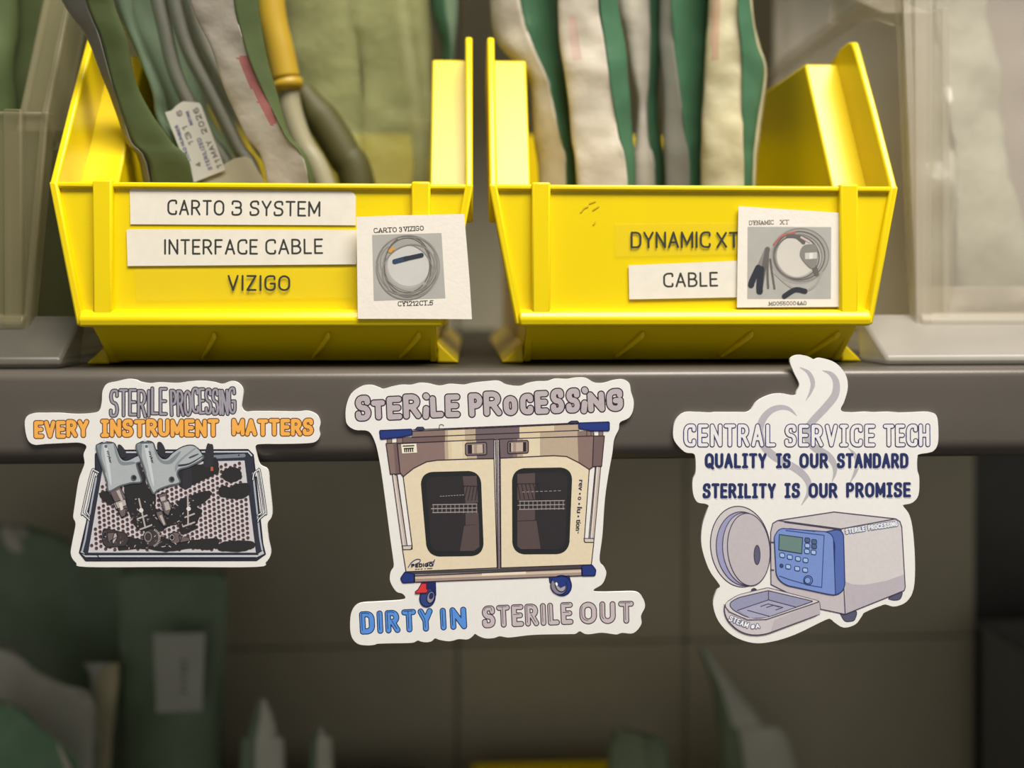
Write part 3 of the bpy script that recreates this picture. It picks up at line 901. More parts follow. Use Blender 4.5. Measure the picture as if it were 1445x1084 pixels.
L3 = ink(72, 64, 82)
pr = Print(YS)
front = [(1088, 825), (1087.6, 751), (1090.6, 738.5), (1097.7, 734.5), (1187, 746.4), (1192.7, 867), (1157, 859.5)]
topf = [(1097.7, 734.5), (1177, 722.5), (1264, 732.2), (1187, 746.4)]
side = [(1187, 746.4), (1264, 732.2), (1270, 736), (1272.6, 744), (1277.5, 829), (1276, 833.5), (1192.7, 867)]
for q in (D3, ):
    for f in ([(305, 885), (420, 880), (415, 940), (390, 958), (340, 958), (310, 915)], [(675, 780), (770, 735), (765, 780), (740, 796), (700, 796)]):
        pr.outl(cr(qs(D3, *f), 4, True), L3, 0.7, 1, ink(88, 86, 106))
pr.poly(front, ink(198, 184, 184), 3)
pr.poly(topf, ink(208, 196, 192), 3)
pr.poly(side, ink(212, 201, 195), 3)
pr.poly([(1193, 821), (1204, 825), (1220, 825.4), (1250, 820), (1276.3, 810.6), (1277.5, 829), (1276, 833.5), (1192.7, 867)], ink(188, 174, 178), 4)
pr.line([front + [front[0]], topf + [topf[0]], side + [side[0]]], 0.65, L3, 6, 0.4)
pr.line([[(1107, 737), (1187, 748)]], 0.6, L3, 6, 0.4)
t = text('STERILE', 1193, 754.6, 1222, 749.8, 8.6, 1.5, 4.0) + text('PROCESSING', 1225, 749.4, 1268, 743, 8.6, 1.5, 4.0)
pr.line(t, 1.7, ink(120, 122, 150), 7, 0.3)
pr.line(t, 0.75, ink(240, 234, 230), 8, 0.3)
pr.build('steriliser_picture', mag3)
pr = Print(YS)
bf = fillet([(1092.5, 757, 4), (1099.8, 745.4, 6), (1168, 750.6, 6), (1176, 757, 5), (1179, 839.8, 2), (1170, 839, 4), (1106, 825.2, 9), (1095.5, 813, 6)], True)
bs = fillet([(1166, 750.4), (1184, 747, 5), (1190.4, 753, 4), (1192.4, 828, 6), (1187, 837, 6), (1177, 840.2, 3), (1178, 765, 5)], True)
pr.outl(bs, ink(40, 52, 104), 0.7, 9, ink(86, 107, 168))
pr.outl(bf, ink(40, 52, 104), 0.6, 11, ink(122, 143, 198))
pr.line([[(1109, 748.6), (1163, 755.4), (1159.6, 829), (1142, 826), (1114, 818), (1100, 813)], [(1114, 745.9), (1150, 750)]], 0.55, ink(58, 72, 130), 13, 0.35)
scr = [(1099.8, 754.4), (1132.7, 758.9), (1131.4, 781.4), (1099, 776)]
pr.outl(scr, ink(48, 60, 84), 0.6, 13, ink(108, 132, 124))
for x, y, m in ((785, 307, 0), (832, 318, 0), (785, 345, 1), (832, 350, 0), (782, 385, 1), (828, 392, 1), (610, 412, 1), (663, 425, 1), (720, 437, 1), (772, 447, 1), (605, 485, 2), (652, 492, 1), (714, 505, 1), (770, 515, 1)):
    a, b = C3(x, y)
    w, h = (3.5, 3.1) if m < 2 else (2.1, 2.3)
    pr.outl(fillet([(a - w, b - h - 0.4, 1.8), (a + w, b - h + 0.4, 1.8), (a + w, b + h + 0.4, 1.8), (a - w, b + h - 0.4, 1.8)], True), ink(48, 58, 100), 0.55, 13, ink(*((84, 100, 118), (164, 188, 222), (66, 78, 104))[m]))
a, b = C3(790, 586)
pr.outl(ell(a, b, 6.2, 6.4), ink(48, 58, 100), 0.65, 13, ink(110, 134, 192))
pr.outl(ell(a - 0.6, b + 0.2, 4.2, 4.4), ink(48, 58, 100), 0.5, 15, ink(132, 156, 210))
pr.build('control_panel_picture', mag3)
pr = Print(YS)
pr.outl(ell(1044.6, 771.6, 41.8, 57.2, -7, 64), L3, 0.7, 1, ink(206, 194, 190))
pr.outl(ell(1049, 774.5, 38, 52.4, -7, 64), L3, 0.6, 3, ink(158, 152, 184))
pr.outl(ell(1053.5, 775, 33.5, 51.6, -6, 64), L3, 0.55, 5, ink(192, 180, 184))
pr.outl(ell(1056.6, 775.6, 29.8, 51.2, -5, 64), L3, 0.6, 7, ink(194, 180, 179))
pr.outl(ell(1068.4, 783.2, 4.2, 13.5), L3, 0.55, 9, ink(96, 92, 114))
for y in (765, 804):
    pr.line([[(1087.6, y), (1092, y + 0.6)]], 0.7, L3, 9, 0.35)
pr.build('hatch_picture', mag3)
pr = Print(YS)
outer = fillet([C3(205, 750) + (8,), C3(300, 690) + (6,), C3(510, 638) + (3,), C3(868, 732) + (3,), C3(878, 818) + (9,), C3(480, 968) + (10,), C3(330, 965) + (18,), C3(212, 850) + (14,)], True)
well = fillet([C3(238, 748) + (6,), C3(300, 708) + (5,), C3(512, 658), C3(826, 732) + (2,), C3(500, 846) + (9,), C3(380, 852) + (10,), C3(262, 790) + (8,)], True)
pr.outl(outer, L3, 0.75, 11, ink(206, 192, 190))
pr.poly(fillet([C3(205, 752) + (8,), C3(300, 690) + (6,), C3(510, 640) + (3,), C3(866, 732) + (3,), C3(500, 858) + (9,), C3(370, 862) + (12,), C3(240, 800) + (10,)], True), ink(216, 204, 199), 13)
pr.poly([C3(555, 862), C3(868, 736), C3(876, 818), C3(530, 945)], ink(190, 176, 178), 13)
pr.outl(well, L3, 0.6, 14, ink(152, 148, 172))
pr.poly([C3(300, 795), C3(515, 722), C3(705, 772), C3(500, 844), C3(390, 850)], ink(170, 164, 184), 15)
pr.line([[C3(515, 660), C3(515, 722)], [C3(300, 795), C3(515, 722), C3(705, 772)], [C3(370, 795), C3(520, 836)], [C3(460, 768), C3(512, 750), C3(615, 775), C3(565, 792)], [C3(500, 775), C3(550, 760), C3(590, 772)], [C3(205, 755), C3(240, 805), C3(370, 862), C3(500, 858), C3(866, 735)]], 0.5, L3, 17, 0.35)
pr.outl(cr(qs(C3, (395, 655), (412, 642), (430, 650), (425, 660)), 4, True), L3, 0.5, 9, L3)
t = text('STEAM', 1027, 876.4, 1055, 887.8, 9.6, 1.5, 3.8) + text('#A', 1059.6, 888.6, 1073, 887, 7.6, 1.2, 3.4)
pr.line(t, 1.8, ink(108, 106, 142), 14, 0.3)
pr.line(t, 0.75, ink(244, 238, 234), 15, 0.3)
pr.build('drip_tray_picture', mag3)
# ------------------------------------------------------------------ room and shelving
SH = ZC - 0.0232        # top of the upper shelf
SH2 = ZC - 0.409        # top of the lower shelf
from mathutils import noise as mnoise

m_floor = mat('floor_vinyl', [0.11, 0.10, 0.09], 0.5, nscale=8)
m_wall = mat('wall_paint', [0.34, 0.31, 0.31], 0.8, nscale=6)
m_ceil = mat('ceiling_board', [0.6, 0.58, 0.54], 0.9, nscale=30)
for nm, lo, hi, m in (('floor', (-2.4, -2.6, -0.05), (2.4, 1.5, 0.0), m_floor), ('wall_back', (-2.4, 1.3, 0.0), (2.4, 1.4, 2.75), m_wall),
                      ('ceiling', (-2.4, -2.6, 2.7), (2.4, 1.5, 2.75), m_ceil)):
    b = MB()
    b.box(lo, hi)
    b.build(nm, m)['kind'] = 'structure'

m_lip = mat('shelf_enamel', [0.105, 0.094, 0.083], 0.36, metal=0.15, var=0.06, nscale=14, bump=0.03, bscale=1200, spec=0.5)
m_deck = mat('shelf_deck', [0.055, 0.05, 0.04], 0.45, var=0.06, nscale=20)
m_panel = mat('panel_enamel', [0.54, 0.50, 0.37], 0.55, var=0.10, nscale=7)
m_post = mat('post_enamel', [0.10, 0.095, 0.09], 0.4, metal=0.2)

unit = thing('shelving_unit', (0, 0.45, 0), 'grey metal shelving unit with a rounded shelf lip carrying the stickers', 'shelving')
XA, XB = -0.46, 0.50
prof = []
for k in range(7):
    t = math.radians(90 + 90 * k / 6)
    prof.append((LIP_Y + 0.0030 + 0.0030 * math.cos(t), -0.0030 + 0.0030 * math.sin(t)))
prof += [(LIP_Y, -0.008), (LIP_Y, -0.015), (LIP_Y, -0.0225)]
for k in range(1, 8):
    t = math.radians(180 + 80 * k / 7)
    prof.append((LIP_Y + 0.0065 + 0.0065 * math.cos(t), -0.0225 + 0.0065 * math.sin(t)))
prof += [(LIP_Y + 0.009, -0.0293), (LIP_Y + 0.0105, -0.0290), (LIP_Y + 0.014, -0.0290), (LIP_Y + 0.014, -0.026), (LIP_Y + 0.010, -0.024), (LIP_Y + 0.006, -0.018), (LIP_Y + 0.005, -0.008), (LIP_Y + 0.006, -0.002), (LIP_Y + 0.007, 0.0)]
for zz, nm in ((SH, 'shelf_lip'), (SH2, 'shelf_lip'), (SH + 0.44, 'shelf_lip')):  # last one is an unseen top shelf, added to shade the back boards
    b = MB()
    b.prism([(XA, y, zz + z) for y, z in prof], [(XB, y, zz + z) for y, z in prof])
    o = b.build(nm, m_lip, unit, smooth=True)
    o.data.set_sharp_from_angle(angle=math.radians(35))
    b = MB()
    b.box((XA, LIP_Y + 0.0055, zz - 0.002), (XB, 0.63, zz - 0.00005))
    b.build('shelf_deck', m_deck, unit)
for x in (XA - 0.03, XB):
    b = MB()
    b.box((x, 0.30, 0), (x + 0.03, 0.33, 1.75))
    b.box((x, 0.60, 0), (x + 0.03, 0.63, 1.75))
    bevel(b.build('post', m_post, unit), 0.002)
# back boards, with seams between them
XR = P(1385, 700, 0.625).x
seams = [XA] + [P(q, 800, 0.63).x for q in (312, 645, 968)] + [XR]
ztop = [(ZC + 0.42, P(700, 911, 0.63).z + 0.0004), (P(700, 911, 0.63).z - 0.0004, SH2 - 0.03)]
for z1, z0 in ztop:
    for a, c in zip(seams[:-1], seams[1:]):
        b = MB()
        b.box((a + 0.0005, 0.632, z0), (c - 0.0005, 0.642, z1))
        bevel(b.build('back_panel', m_panel, unit), 0.0014)
b = MB()
b.box((XA, 0.6425, SH2 - 0.03), (XR, 0.648, ZC + 0.42))
b.box((XR, 0.6425, SH2 - 0.03), (XB + 0.25, 0.648, SH - 0.03))  # dark sheet added past the boards, stands in for shade in the gap
b.build('backing_and_gap_shade', m_post, unit)

# ------------------------------------------------------------------ hopper bins
m_yel = mat('yellow_plastic', [0.82, 0.635, 0.003], 0.30, var=0.035, nscale=18, bump=0.03, bscale=900, spec=0.45)
m_navy = mat('navy_plastic', [0.012, 0.02, 0.03], 0.45)
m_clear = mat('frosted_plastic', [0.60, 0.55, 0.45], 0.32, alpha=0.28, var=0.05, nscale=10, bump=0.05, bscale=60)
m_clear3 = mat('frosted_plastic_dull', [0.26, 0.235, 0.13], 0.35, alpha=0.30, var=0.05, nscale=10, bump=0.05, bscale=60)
m_clear2 = mat('smoked_plastic', [0.22, 0.22, 0.20], 0.35, alpha=0.6, var=0.05, nscale=10)


def hopper(name, m, xl, xr, Yf, zb, depth=0.205, k=1.0, hl=0.0585, hp=0.0135, ht=0.109, nar=0.0085, label='', rib=0.0165, gus=True):
    W = xr - xl
    cx = (xl + xr) / 2
    root = thing(name, (cx, Yf + 0.02, zb), label, 'storage bin')
    T = 0.0025
    b = MB()

    def q(x, y, z):
        return (cx + x, Yf + y, zb + z)
    w2 = W / 2
    bw = w2 - 0.012 * k
    # front face: wings, recessed field, ribs, bottom ledge
    b.prism([q(-w2 + 0.001, 0.0008, hl), q(w2 - 0.001, 0.0008, hl), q(w2 - nar, 0.0014, hp), q(-w2 + nar, 0.0014, hp)],
            [q(-w2 + 0.001, 0.0008 + T, hl), q(w2 - 0.001, 0.0008 + T, hl), q(w2 - nar, 0.0014 + T, hp), q(-w2 + nar, 0.0014 + T, hp)])
    for s in (-1, 1):
        xa = s * (w2 - rib)
        b.prism([q(xa - 0.0030, -0.0016, hl + 0.0006), q(xa + 0.0030, -0.0016, hl + 0.0006), q(xa + 0.0030, -0.0014, hp), q(xa - 0.0030, -0.0014, hp)],
                [q(xa - 0.0030, 0.002, hl + 0.0006), q(xa + 0.0030, 0.002, hl + 0.0006), q(xa + 0.0030, 0.003, hp), q(xa - 0.0030, 0.003, hp)])
    b.prism([q(-w2 + nar + 0.001, 0.002, hp + 0.0052), q(-w2 + nar + 0.001, -0.0012, hp + 0.0046), q(-w2 + nar + 0.001, -0.0026, hp + 0.0022), q(-w2 + nar + 0.001, -0.002, hp - 0.0003), q(-w2 + nar + 0.001, 0.003, hp - 0.0006)],
            [q(w2 - nar - 0.001, 0.002, hp + 0.0052), q(w2 - nar - 0.001, -0.0012, hp + 0.0046), q(w2 - nar - 0.001, -0.0026, hp + 0.0022), q(w2 - nar - 0.001, -0.002, hp - 0.0003), q(w2 - nar - 0.001, 0.003, hp - 0.0006)])
    # lip bead
    b.box(q(-w2 + 0.002, -0.0004, hl - 0.002), q(w2 - 0.002, 0.0042, hl))
    dy = 0.029 * k
    hf = ht + 0.0055
    for s in (-1, 1):
        xo, xi = s * w2, s * (w2 - T)
        # outer fin along the hopper slope, rounded at its top
        loop = [(-0.0008, hl - 0.001), (dy * 0.5, (hl + hf) / 2), (dy - 0.0010, hf - 0.004), (dy + 0.0012, hf - 0.0008), (dy + 0.0045, hf), (dy + 0.0115, hf - 0.0002), (dy + 0.0150, hf - 0.0014), (dy + 0.0280, ht - 0.0005), (dy + 0.0290, ht - 0.008), (0.024, hl - 0.004), (0.006, hl - 0.012)]
        b.prism([q(xo, y, z) for y, z in loop], [q(xi, y, z) for y, z in loop])
        # rim down the wing
        b.prism([q(s * (w2 + 0.0002), -0.0008, hl), q(s * (w2 - 0.0024), -0.0008, hl), q(s * (w2 - nar - 0.0024), -0.0008, hp), q(s * (w2 - nar + 0.0002), -0.0008, hp)],
                [q(s * (w2 + 0.0002), 0.0060, hl), q(s * (w2 - 0.0024), 0.0060, hl), q(s * (w2 - nar - 0.0024), 0.0050, hp), q(s * (w2 - nar + 0.0002), 0.0050, hp)])
        # flange strip facing forward
        x1, x2 = s * (w2 - T * 0.4), s * (bw - T)
        b.prism([q(x1, 0.0150, hl - 0.004), q(x2, 0.0150, hl - 0.004), q(x2, dy + 0.0145, ht), q(x1, dy + 0.0145, ht)],
                [q(x1, 0.0172, hl - 0.004), q(x2, 0.0172, hl - 0.004), q(x2, dy + 0.0170, ht), q(x1, dy + 0.0170, ht)])
        # side wall
        loop = [(0.002, hp), (0.002, hl - 0.006), (0.0155, hl - 0.004), (dy + 0.0155, ht), (depth, ht), (depth - 0.004, 0.0006), (0.017, 0.0006)]
        b.prism([q(s * bw, y, z) for y, z in loop], [q(s * (bw - T), y, z) for y, z in loop])
        # skirt foot along the bottom
        b.prism([q(s * bw, 0.016, 0.0075), q(s * (bw + 0.0016), 0.016, 0.0060), q(s * (bw + 0.0075), 0.016, 0.0003), q(s * bw, 0.016, 0.0003)],
                [q(s * bw, depth - 0.01, 0.0075), q(s * (bw + 0.0016), depth - 0.01, 0.0060), q(s * (bw + 0.0075), depth - 0.01, 0.0003), q(s * bw, depth - 0.01, 0.0003)])
    # sloped underside, base, back
    b.prism([q(-bw, 0.0012, hp), q(bw, 0.0012, hp), q(bw, 0.0180, 0.0012), q(-bw, 0.0180, 0.0012)],
            [q(-bw, 0.0040, hp + 0.001), q(bw, 0.0040, hp + 0.001), q(bw, 0.0200, 0.0036), q(-bw, 0.0200, 0.0036)])
    b.box(q(-bw, 0.0175, 0.0012), q(bw, depth - 0.004, 0.0036))
    b.prism([q(-bw, depth - 0.0045, 0.001), q(bw, depth - 0.0045, 0.001), q(bw, depth, ht), q(-bw, depth, ht)],
            [q(-bw, depth - 0.0045 - T, 0.001), q(bw, depth - 0.0045 - T, 0.001), q(bw, depth - T, ht), q(-bw, depth - T, ht)])
    if gus:
        for x in (-0.024 * k, 0.012 * k, 0.041 * k):
            b.prism([q(x + 0.007, 0.003, hp - 0.002), q(x, 0.0172, 0.0022), q(x, 0.0140, 0.0018), q(x + 0.007, 0.004, hp - 0.0045)],
                    [q(x + 0.0086, 0.003, hp - 0.002), q(x + 0.0016, 0.0172, 0.0022), q(x + 0.0016, 0.0140, 0.0018), q(x + 0.0086, 0.004, hp - 0.0045)])
    o = b.build('body', m, root)
    bevel(o, 0.0007, 2)
    root['_y'] = Yf
    return root


YF = 0.2985
G_BIN = 'yellow bins on the upper shelf'
xl, xr = P(70.5, 258, YF).x, P(667.5, 258, YF).x
binL = hopper('storage_bin', m_yel, xl, xr, YF, SH, label='yellow bin with two white label strips, left bin on the upper shelf')
xl2, xr2 = P(690.5, 258, YF).x, P(1266, 258, YF).x
binR = hopper('storage_bin', m_yel, xl2, xr2, YF, SH, label='yellow bin with one white label strip, filled with tightly packed green and white pouches')
binL['group'] = binR['group'] = G_BIN
for b_ in (binL, binR):
    del b_['_y']

# ---- labels on the bins
INKG = mat('label_ink', [0.035, 0.04, 0.035], 0.5, var=0.02)
CREAMP = mat('label_tape', [0.80, 0.765, 0.68], 0.32, var=0.03, nscale=300)
CARD = mat('card_paper', [0.82, 0.785, 0.72], 0.55, var=0.02, nscale=400, bump=0.05, bscale=900)
GREYP = mat('photo_grey', [0.42, 0.42, 0.40], 0.5, var=0.04, nscale=200)
YL = YF + 0.0006       # just in front of the recessed field


def lab(parent, pts, Y, words, wy, name='label_strip', thick=0.00015, m=None, label=None):
    o = slab(name, pts, Y, thick, m or CREAMP, parent)
    if label:
        o['label'] = label
    if words:
        for w in words:
            pr = Print(Y)
            pr.line(text(*w), wy, INKG, 1, 0.45)
            pr.build('lettering', o)
    return o


lab(binL, [(183, 268), (186, 266.5), (495, 270), (499, 272), (502, 277), (502, 318), (184, 316.5)], YL,
    [('CARTO', 236, 303.5, 316.5, 304.5, 22, 1.35, 2.9), ('3', 326.5, 304.5, 341.5, 304.8, 22, 1.35, 2.9), ('SYSTEM', 352, 304.8, 452, 306, 22, 1.35, 2.7)], 1.35)
lab(binL, [(178.5, 325), (182, 323.5), (503, 324.5), (503, 373), (180, 375.5)], YL,
    [('INTERFACE', 231, 359.5, 364, 359.5, 22, 1.35, 2.9), ('CABLE', 374.5, 359.5, 456, 358.5, 22, 1.35, 2.7)], 1.35)
m_film0 = mat('clear_tape', [0.9, 0.75, 0.08], 0.16, alpha=0.08, var=0.02)
o = lab(binL, [(190, 380), (498, 378), (498, 420), (192, 424)], YL, [('VIZIGO', 321, 410.5, 409.5, 411, 22.5, 1.4, 2.9)], 1.4, 'clear_label_strip', m=m_film0, label='clear label strip with black lettering')
lab(binR, [(887, 374.5), (1041, 368), (1046, 368), (1046, 419.5), (888, 422.5)], YL, [('CABLE', 936, 406, 1013.5, 404.5, 21, 1.35, 2.7)], 1.35)
lab(binR, [(868, 316), (1048, 314), (1048, 358), (868, 362)], YL, [('DYNAMIC', 890, 350.5, 1003, 350, 23.5, 1.45, 2.6), ('XT', 1011, 350, 1043, 349.5, 22.5, 1.45, 2.6)], 1.45, 'clear_label_strip', m=m_film0, label='clear label strip with black lettering')

YC = YF - 0.0032
c1 = slab('picture_card', [(503, 306), (560, 304), (655, 302), (659, 350), (663, 400), (666, 450.5), (580, 450), (505, 450)], YC, 0.0003, CARD, binL)
c1['label'] = 'white card with a picture of a coiled grey cable'
pr = Print(YC)
pr.poly([(525, 331.5), (623, 328.8), (628.5, 421), (527.5, 424.8)], GREYP, 1)
lg = mat('photo_light', [0.56, 0.56, 0.55], 0.5, var=0.03, nscale=150)
pr.poly(ell(577, 374, 30, 30), lg, 2)
g1, g2, g3 = mat('photo_cable_light', [0.36, 0.35, 0.33], 0.5), mat('photo_cable_mid', [0.24, 0.235, 0.22], 0.5), mat('photo_cable_dark', [0.13, 0.125, 0.12], 0.5)
pr.line([ell(575.5, 377, 38, 38) + [ell(575.5, 377, 38, 38)[0]]], 8.0, g1, 3)
rnd = random.Random(9)
for k in range(9):
    e = ell(575.5 + rnd.uniform(-2, 2), 377 + rnd.uniform(-2.5, 2.5), rnd.uniform(31, 45), rnd.uniform(31, 45), rnd.uniform(0, 90))
    j = rnd.randint(0, 39)
    e = (e + e)[j:j + rnd.randint(22, 41)]
    pr.line([e], rnd.uniform(0.5, 1.0), g2 if k % 3 else g3, 4 + k % 3)
pr.line([[(557, 369), (574, 364.6)]], 3.4, mat('photo_blue', [0.03, 0.06, 0.13], 0.5), 8)
pr.line([[(572, 365), (595, 360)]], 3.0, mat('photo_black', [0.03, 0.035, 0.05], 0.5), 9)
pr.line([[(550.5, 354.5), (554.5, 351)]], 2.4, mat('photo_orange', [0.66, 0.33, 0.06], 0.5), 9)
pr.build('photo_print', c1)
pr = Print(YC)


def serif_text(s, x0, y0, x1, y1, h):
    st = text(s, x0, y0, x1, y1, h, 0.5, 3.2)
    ux, uy = (x1 - x0), (y1 - y0)
    L = math.hypot(ux, uy)
    ux, uy = ux / L, uy / L
    out = list(st)
    for q in st:
        if len(q) < 12:
            for p in (q[0], q[-1]):
                out.append([(p[0] - 1.1 * ux, p[1] - 1.1 * uy), (p[0] + 1.1 * ux, p[1] + 1.1 * uy)])
    return out


for w in (('CARTO', 527.5, 329, 560, 327.6, 7), ('3', 563.5, 327.6, 567.4, 327.4, 7), ('VIZIGO', 570, 327, 598, 325.4, 7), ('CY1212CT.5', 561.5, 432.4, 611, 430.8, 7)):
    pr = Print(YC)
    pr.line(serif_text(*w), 0.58, INKG, 1, 0.3)
    pr.build('lettering', c1)
YC2 = YF - 0.0002
c2 = slab('picture_card', [(1042, 291), (1188, 300.5), (1184, 431.5), (1184, 433), (1040, 434)], YC2, 0.0003, CARD, binR)
c2['label'] = 'white card with a picture of a coiled cable with black leads'
pr = Print(YC2)
pr.poly([(1055, 320), (1173, 320.5), (1172.5, 422), (1054.5, 422)], GREYP, 1)
pr.poly(ell(1122, 362, 31, 29), mat('photo_pale', [0.62, 0.60, 0.55], 0.5), 2)
e = ell(1128, 361, 36.5, 35)
pr.line([e + [e[0]]], 4.6, g1, 3)
for k, (a, b_, c_, r_) in enumerate(((1127, 362, 33, .8), (1128, 361, 36, .9), (1130, 360, 39.5, .8), (1124, 363, 32, .8))):
    e = ell(a, b_, c_, c_ * 0.95)
    pr.line([e + [e[0]]], r_, (g2, g3, g2, g3)[k], 4)
for pts, r_, m_, l_ in (([(1083, 352), (1074, 372), (1063, 396)], 4.0, g2, 5), ([(1083, 352), (1078, 378), (1073, 408)], 3.4, g3, 5), ([(1084, 358), (1083, 385), (1084, 406)], 1.6, g3, 5), ([(1087, 366), (1090, 388), (1093, 407)], 1.4, g3, 5),
                        ([(1070, 378), (1062, 395), (1060, 402)], 4.4, MATS['photo_black'], 6), ([(1074, 380), (1072, 400), (1072, 411)], 4.6, MATS['photo_black'], 6),
                        ([(1094, 386), (1112, 402), (1132, 411), (1150, 403), (1160, 385)], 1.6, g1, 5), ([(1107, 418), (1122, 409), (1136, 411)], 3.6, MATS['photo_black'], 7), ([(1092, 345), (1104, 333), (1122, 328)], 1.4, mat('photo_red', [0.42, 0.14, 0.13], 0.5), 6),
                        ([(1112, 333), (1124, 334), (1134, 342)], 2.6, g3, 6), ([(1131, 335), (1142, 341)], 1.5, mat('photo_pink', [0.62, 0.5, 0.5], 0.5), 7), ([(1148, 372), (1152, 386)], 3.6, g3, 6)):
    pr.line([cr(pts, 5)], r_, m_, l_)
pr.poly(cr([(1131, 350), (1138, 345), (1151, 346), (1154, 360), (1152, 374), (1145, 379), (1135, 370), (1129, 360)], 4, True), g2, 8)
pr.poly([(1136, 357), (1153, 356), (1153, 365), (1136, 366)], lg, 9)
pr.poly([(1142, 357), (1147, 357), (1147, 365), (1142, 366)], mat('photo_white', [0.75, 0.74, 0.70], 0.5), 10)
pr.build('photo_print', c2)
pr = Print(YC2)
for w in (('DYNAMIC', 1057, 318, 1092, 317, 6.6), ('XT', 1101, 317, 1113, 316.8, 6.6), ('M00560004A0', 1085, 431.6, 1138, 430.8, 6.0)):
    pr = Print(YC2)
    pr.line(serif_text(*w), 0.5, mat('toner_grey', [0.12, 0.11, 0.10], 0.5), 1, 0.3)
    pr.build('lettering', c2)
# scuff on the right bin's face
pr = Print(YF + 0.0007)
sm = mat('scuff', [0.64, 0.47, 0.008], 0.5)
pr.line([cr([(820, 299), (824, 294), (830, 291)], 4), [(832, 287), (840, 284)], [(837, 296), (845, 291)], [(838, 316), (840, 313)]], 1.0, sm, 1)
pr.build('scuff_mark', binR)

# ------------------------------------------------------------------ clear bins at both sides
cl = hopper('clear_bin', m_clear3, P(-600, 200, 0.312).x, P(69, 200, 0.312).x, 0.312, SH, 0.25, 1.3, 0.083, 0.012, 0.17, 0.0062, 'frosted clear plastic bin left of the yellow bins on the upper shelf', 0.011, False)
cr_ = hopper('clear_bin', m_clear, P(1273, 200, 0.318).x, P(2300, 200, 0.318).x, 0.318, SH, 0.25, 1.3, 0.130, 0.012, 0.145, 0.0050, 'frosted clear plastic bin of crinkled packets, right of the yellow bins', 0.007, False)
for b_, a_, d_, h_, m_ in ((cl, P(-600, 200, 0.312).x + 0.0156, P(69, 200, 0.312).x - 0.0156, 0.17, m_clear3), (cr_, P(1273, 200, 0.318).x + 0.0156, P(2300, 200, 0.318).x - 0.0156, 0.145, m_clear)):
    for x_ in (a_, d_):
        b = MB()
        b.box((x_ - 0.004, b_['_y'] + 0.056, SH + h_ - 0.004), (x_ + 0.004, b_['_y'] + 0.25, SH + h_ + 0.002))
        bevel(b.build('rim', m_, b_), 0.0012)
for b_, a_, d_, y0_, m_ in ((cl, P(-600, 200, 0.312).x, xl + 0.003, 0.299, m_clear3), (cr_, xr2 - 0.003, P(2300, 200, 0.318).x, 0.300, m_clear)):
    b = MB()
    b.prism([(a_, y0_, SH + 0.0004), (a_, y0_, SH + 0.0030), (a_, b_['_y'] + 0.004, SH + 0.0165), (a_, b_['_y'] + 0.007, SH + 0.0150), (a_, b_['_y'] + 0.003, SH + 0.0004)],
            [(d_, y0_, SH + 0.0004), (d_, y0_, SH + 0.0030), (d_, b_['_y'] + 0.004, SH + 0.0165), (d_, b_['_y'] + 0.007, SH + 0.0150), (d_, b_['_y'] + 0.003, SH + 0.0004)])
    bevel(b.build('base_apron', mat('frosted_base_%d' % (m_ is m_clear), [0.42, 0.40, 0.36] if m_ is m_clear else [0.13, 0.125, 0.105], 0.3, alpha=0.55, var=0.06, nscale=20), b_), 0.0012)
for b_ in (cl, cr_):
    del b_['_y']
    b_['group'] = 'clear bins on the upper shelf'
# ------------------------------------------------------------------ peel pouches and cables
m_paper = mat('pouch_paper', [0.55, 0.51, 0.43], 0.5, var=0.22, nscale=45, bump=0.6, bscale=90)
m_cream = mat('pouch_cream', [0.50, 0.46, 0.29], 0.5, var=0.22, nscale=45, bump=0.6, bscale=90)
m_film = mat('pouch_film_green', [0.06, 0.155, 0.085], 0.28, var=0.15, nscale=30, bump=0.25, bscale=110, alpha=0.92)
m_olive = mat('pouch_film_olive', [0.10, 0.135, 0.055], 0.28, var=0.12, nscale=30, bump=0.25, bscale=110, alpha=0.88)
m_teal = mat('pouch_film_pale', [0.20, 0.29, 0.19], 0.3, var=0.12, nscale=30, bump=0.2, bscale=110, alpha=0.85)
m_sheer = mat('pouch_film_sheer', [0.14, 0.17, 0.12], 0.2, var=0.1, nscale=30, bump=0.3, bscale=70, alpha=0.14)
m_haze = mat('pouch_film_haze', [0.50, 0.53, 0.24], 0.17, var=0.15, nscale=22, bump=1.0, bscale=140, alpha=0.20)
m_greyf = mat('pouch_film_grey', [0.25, 0.25, 0.21], 0.25, var=0.1, nscale=30, bump=0.3, bscale=80, alpha=0.85)
m_cable = mat('cable_grey', [0.33, 0.33, 0.29], 0.4, var=0.05)
m_cablel = mat('cable_beige', [0.30, 0.28, 0.18], 0.4, var=0.05)
m_dark = mat('connector_dark', [0.06, 0.056, 0.012], 0.6)
m_orange = mat('connector_amber', [0.44, 0.29, 0.025], 0.35, var=0.05)
m_pink = mat('indicator_pink', [0.52, 0.20, 0.20], 0.6, var=0.15, nscale=120)
m_tag = mat('tag_white', [0.66, 0.65, 0.58], 0.5, var=0.02)
m_tagc = mat('tag_cream', [0.52, 0.49, 0.36], 0.5, var=0.02)
m_blue_ink = mat('stamp_blue', [0.04, 0.06, 0.20], 0.5)
m_stamp = mat('stamp_black', [0.09, 0.09, 0.08], 0.5)


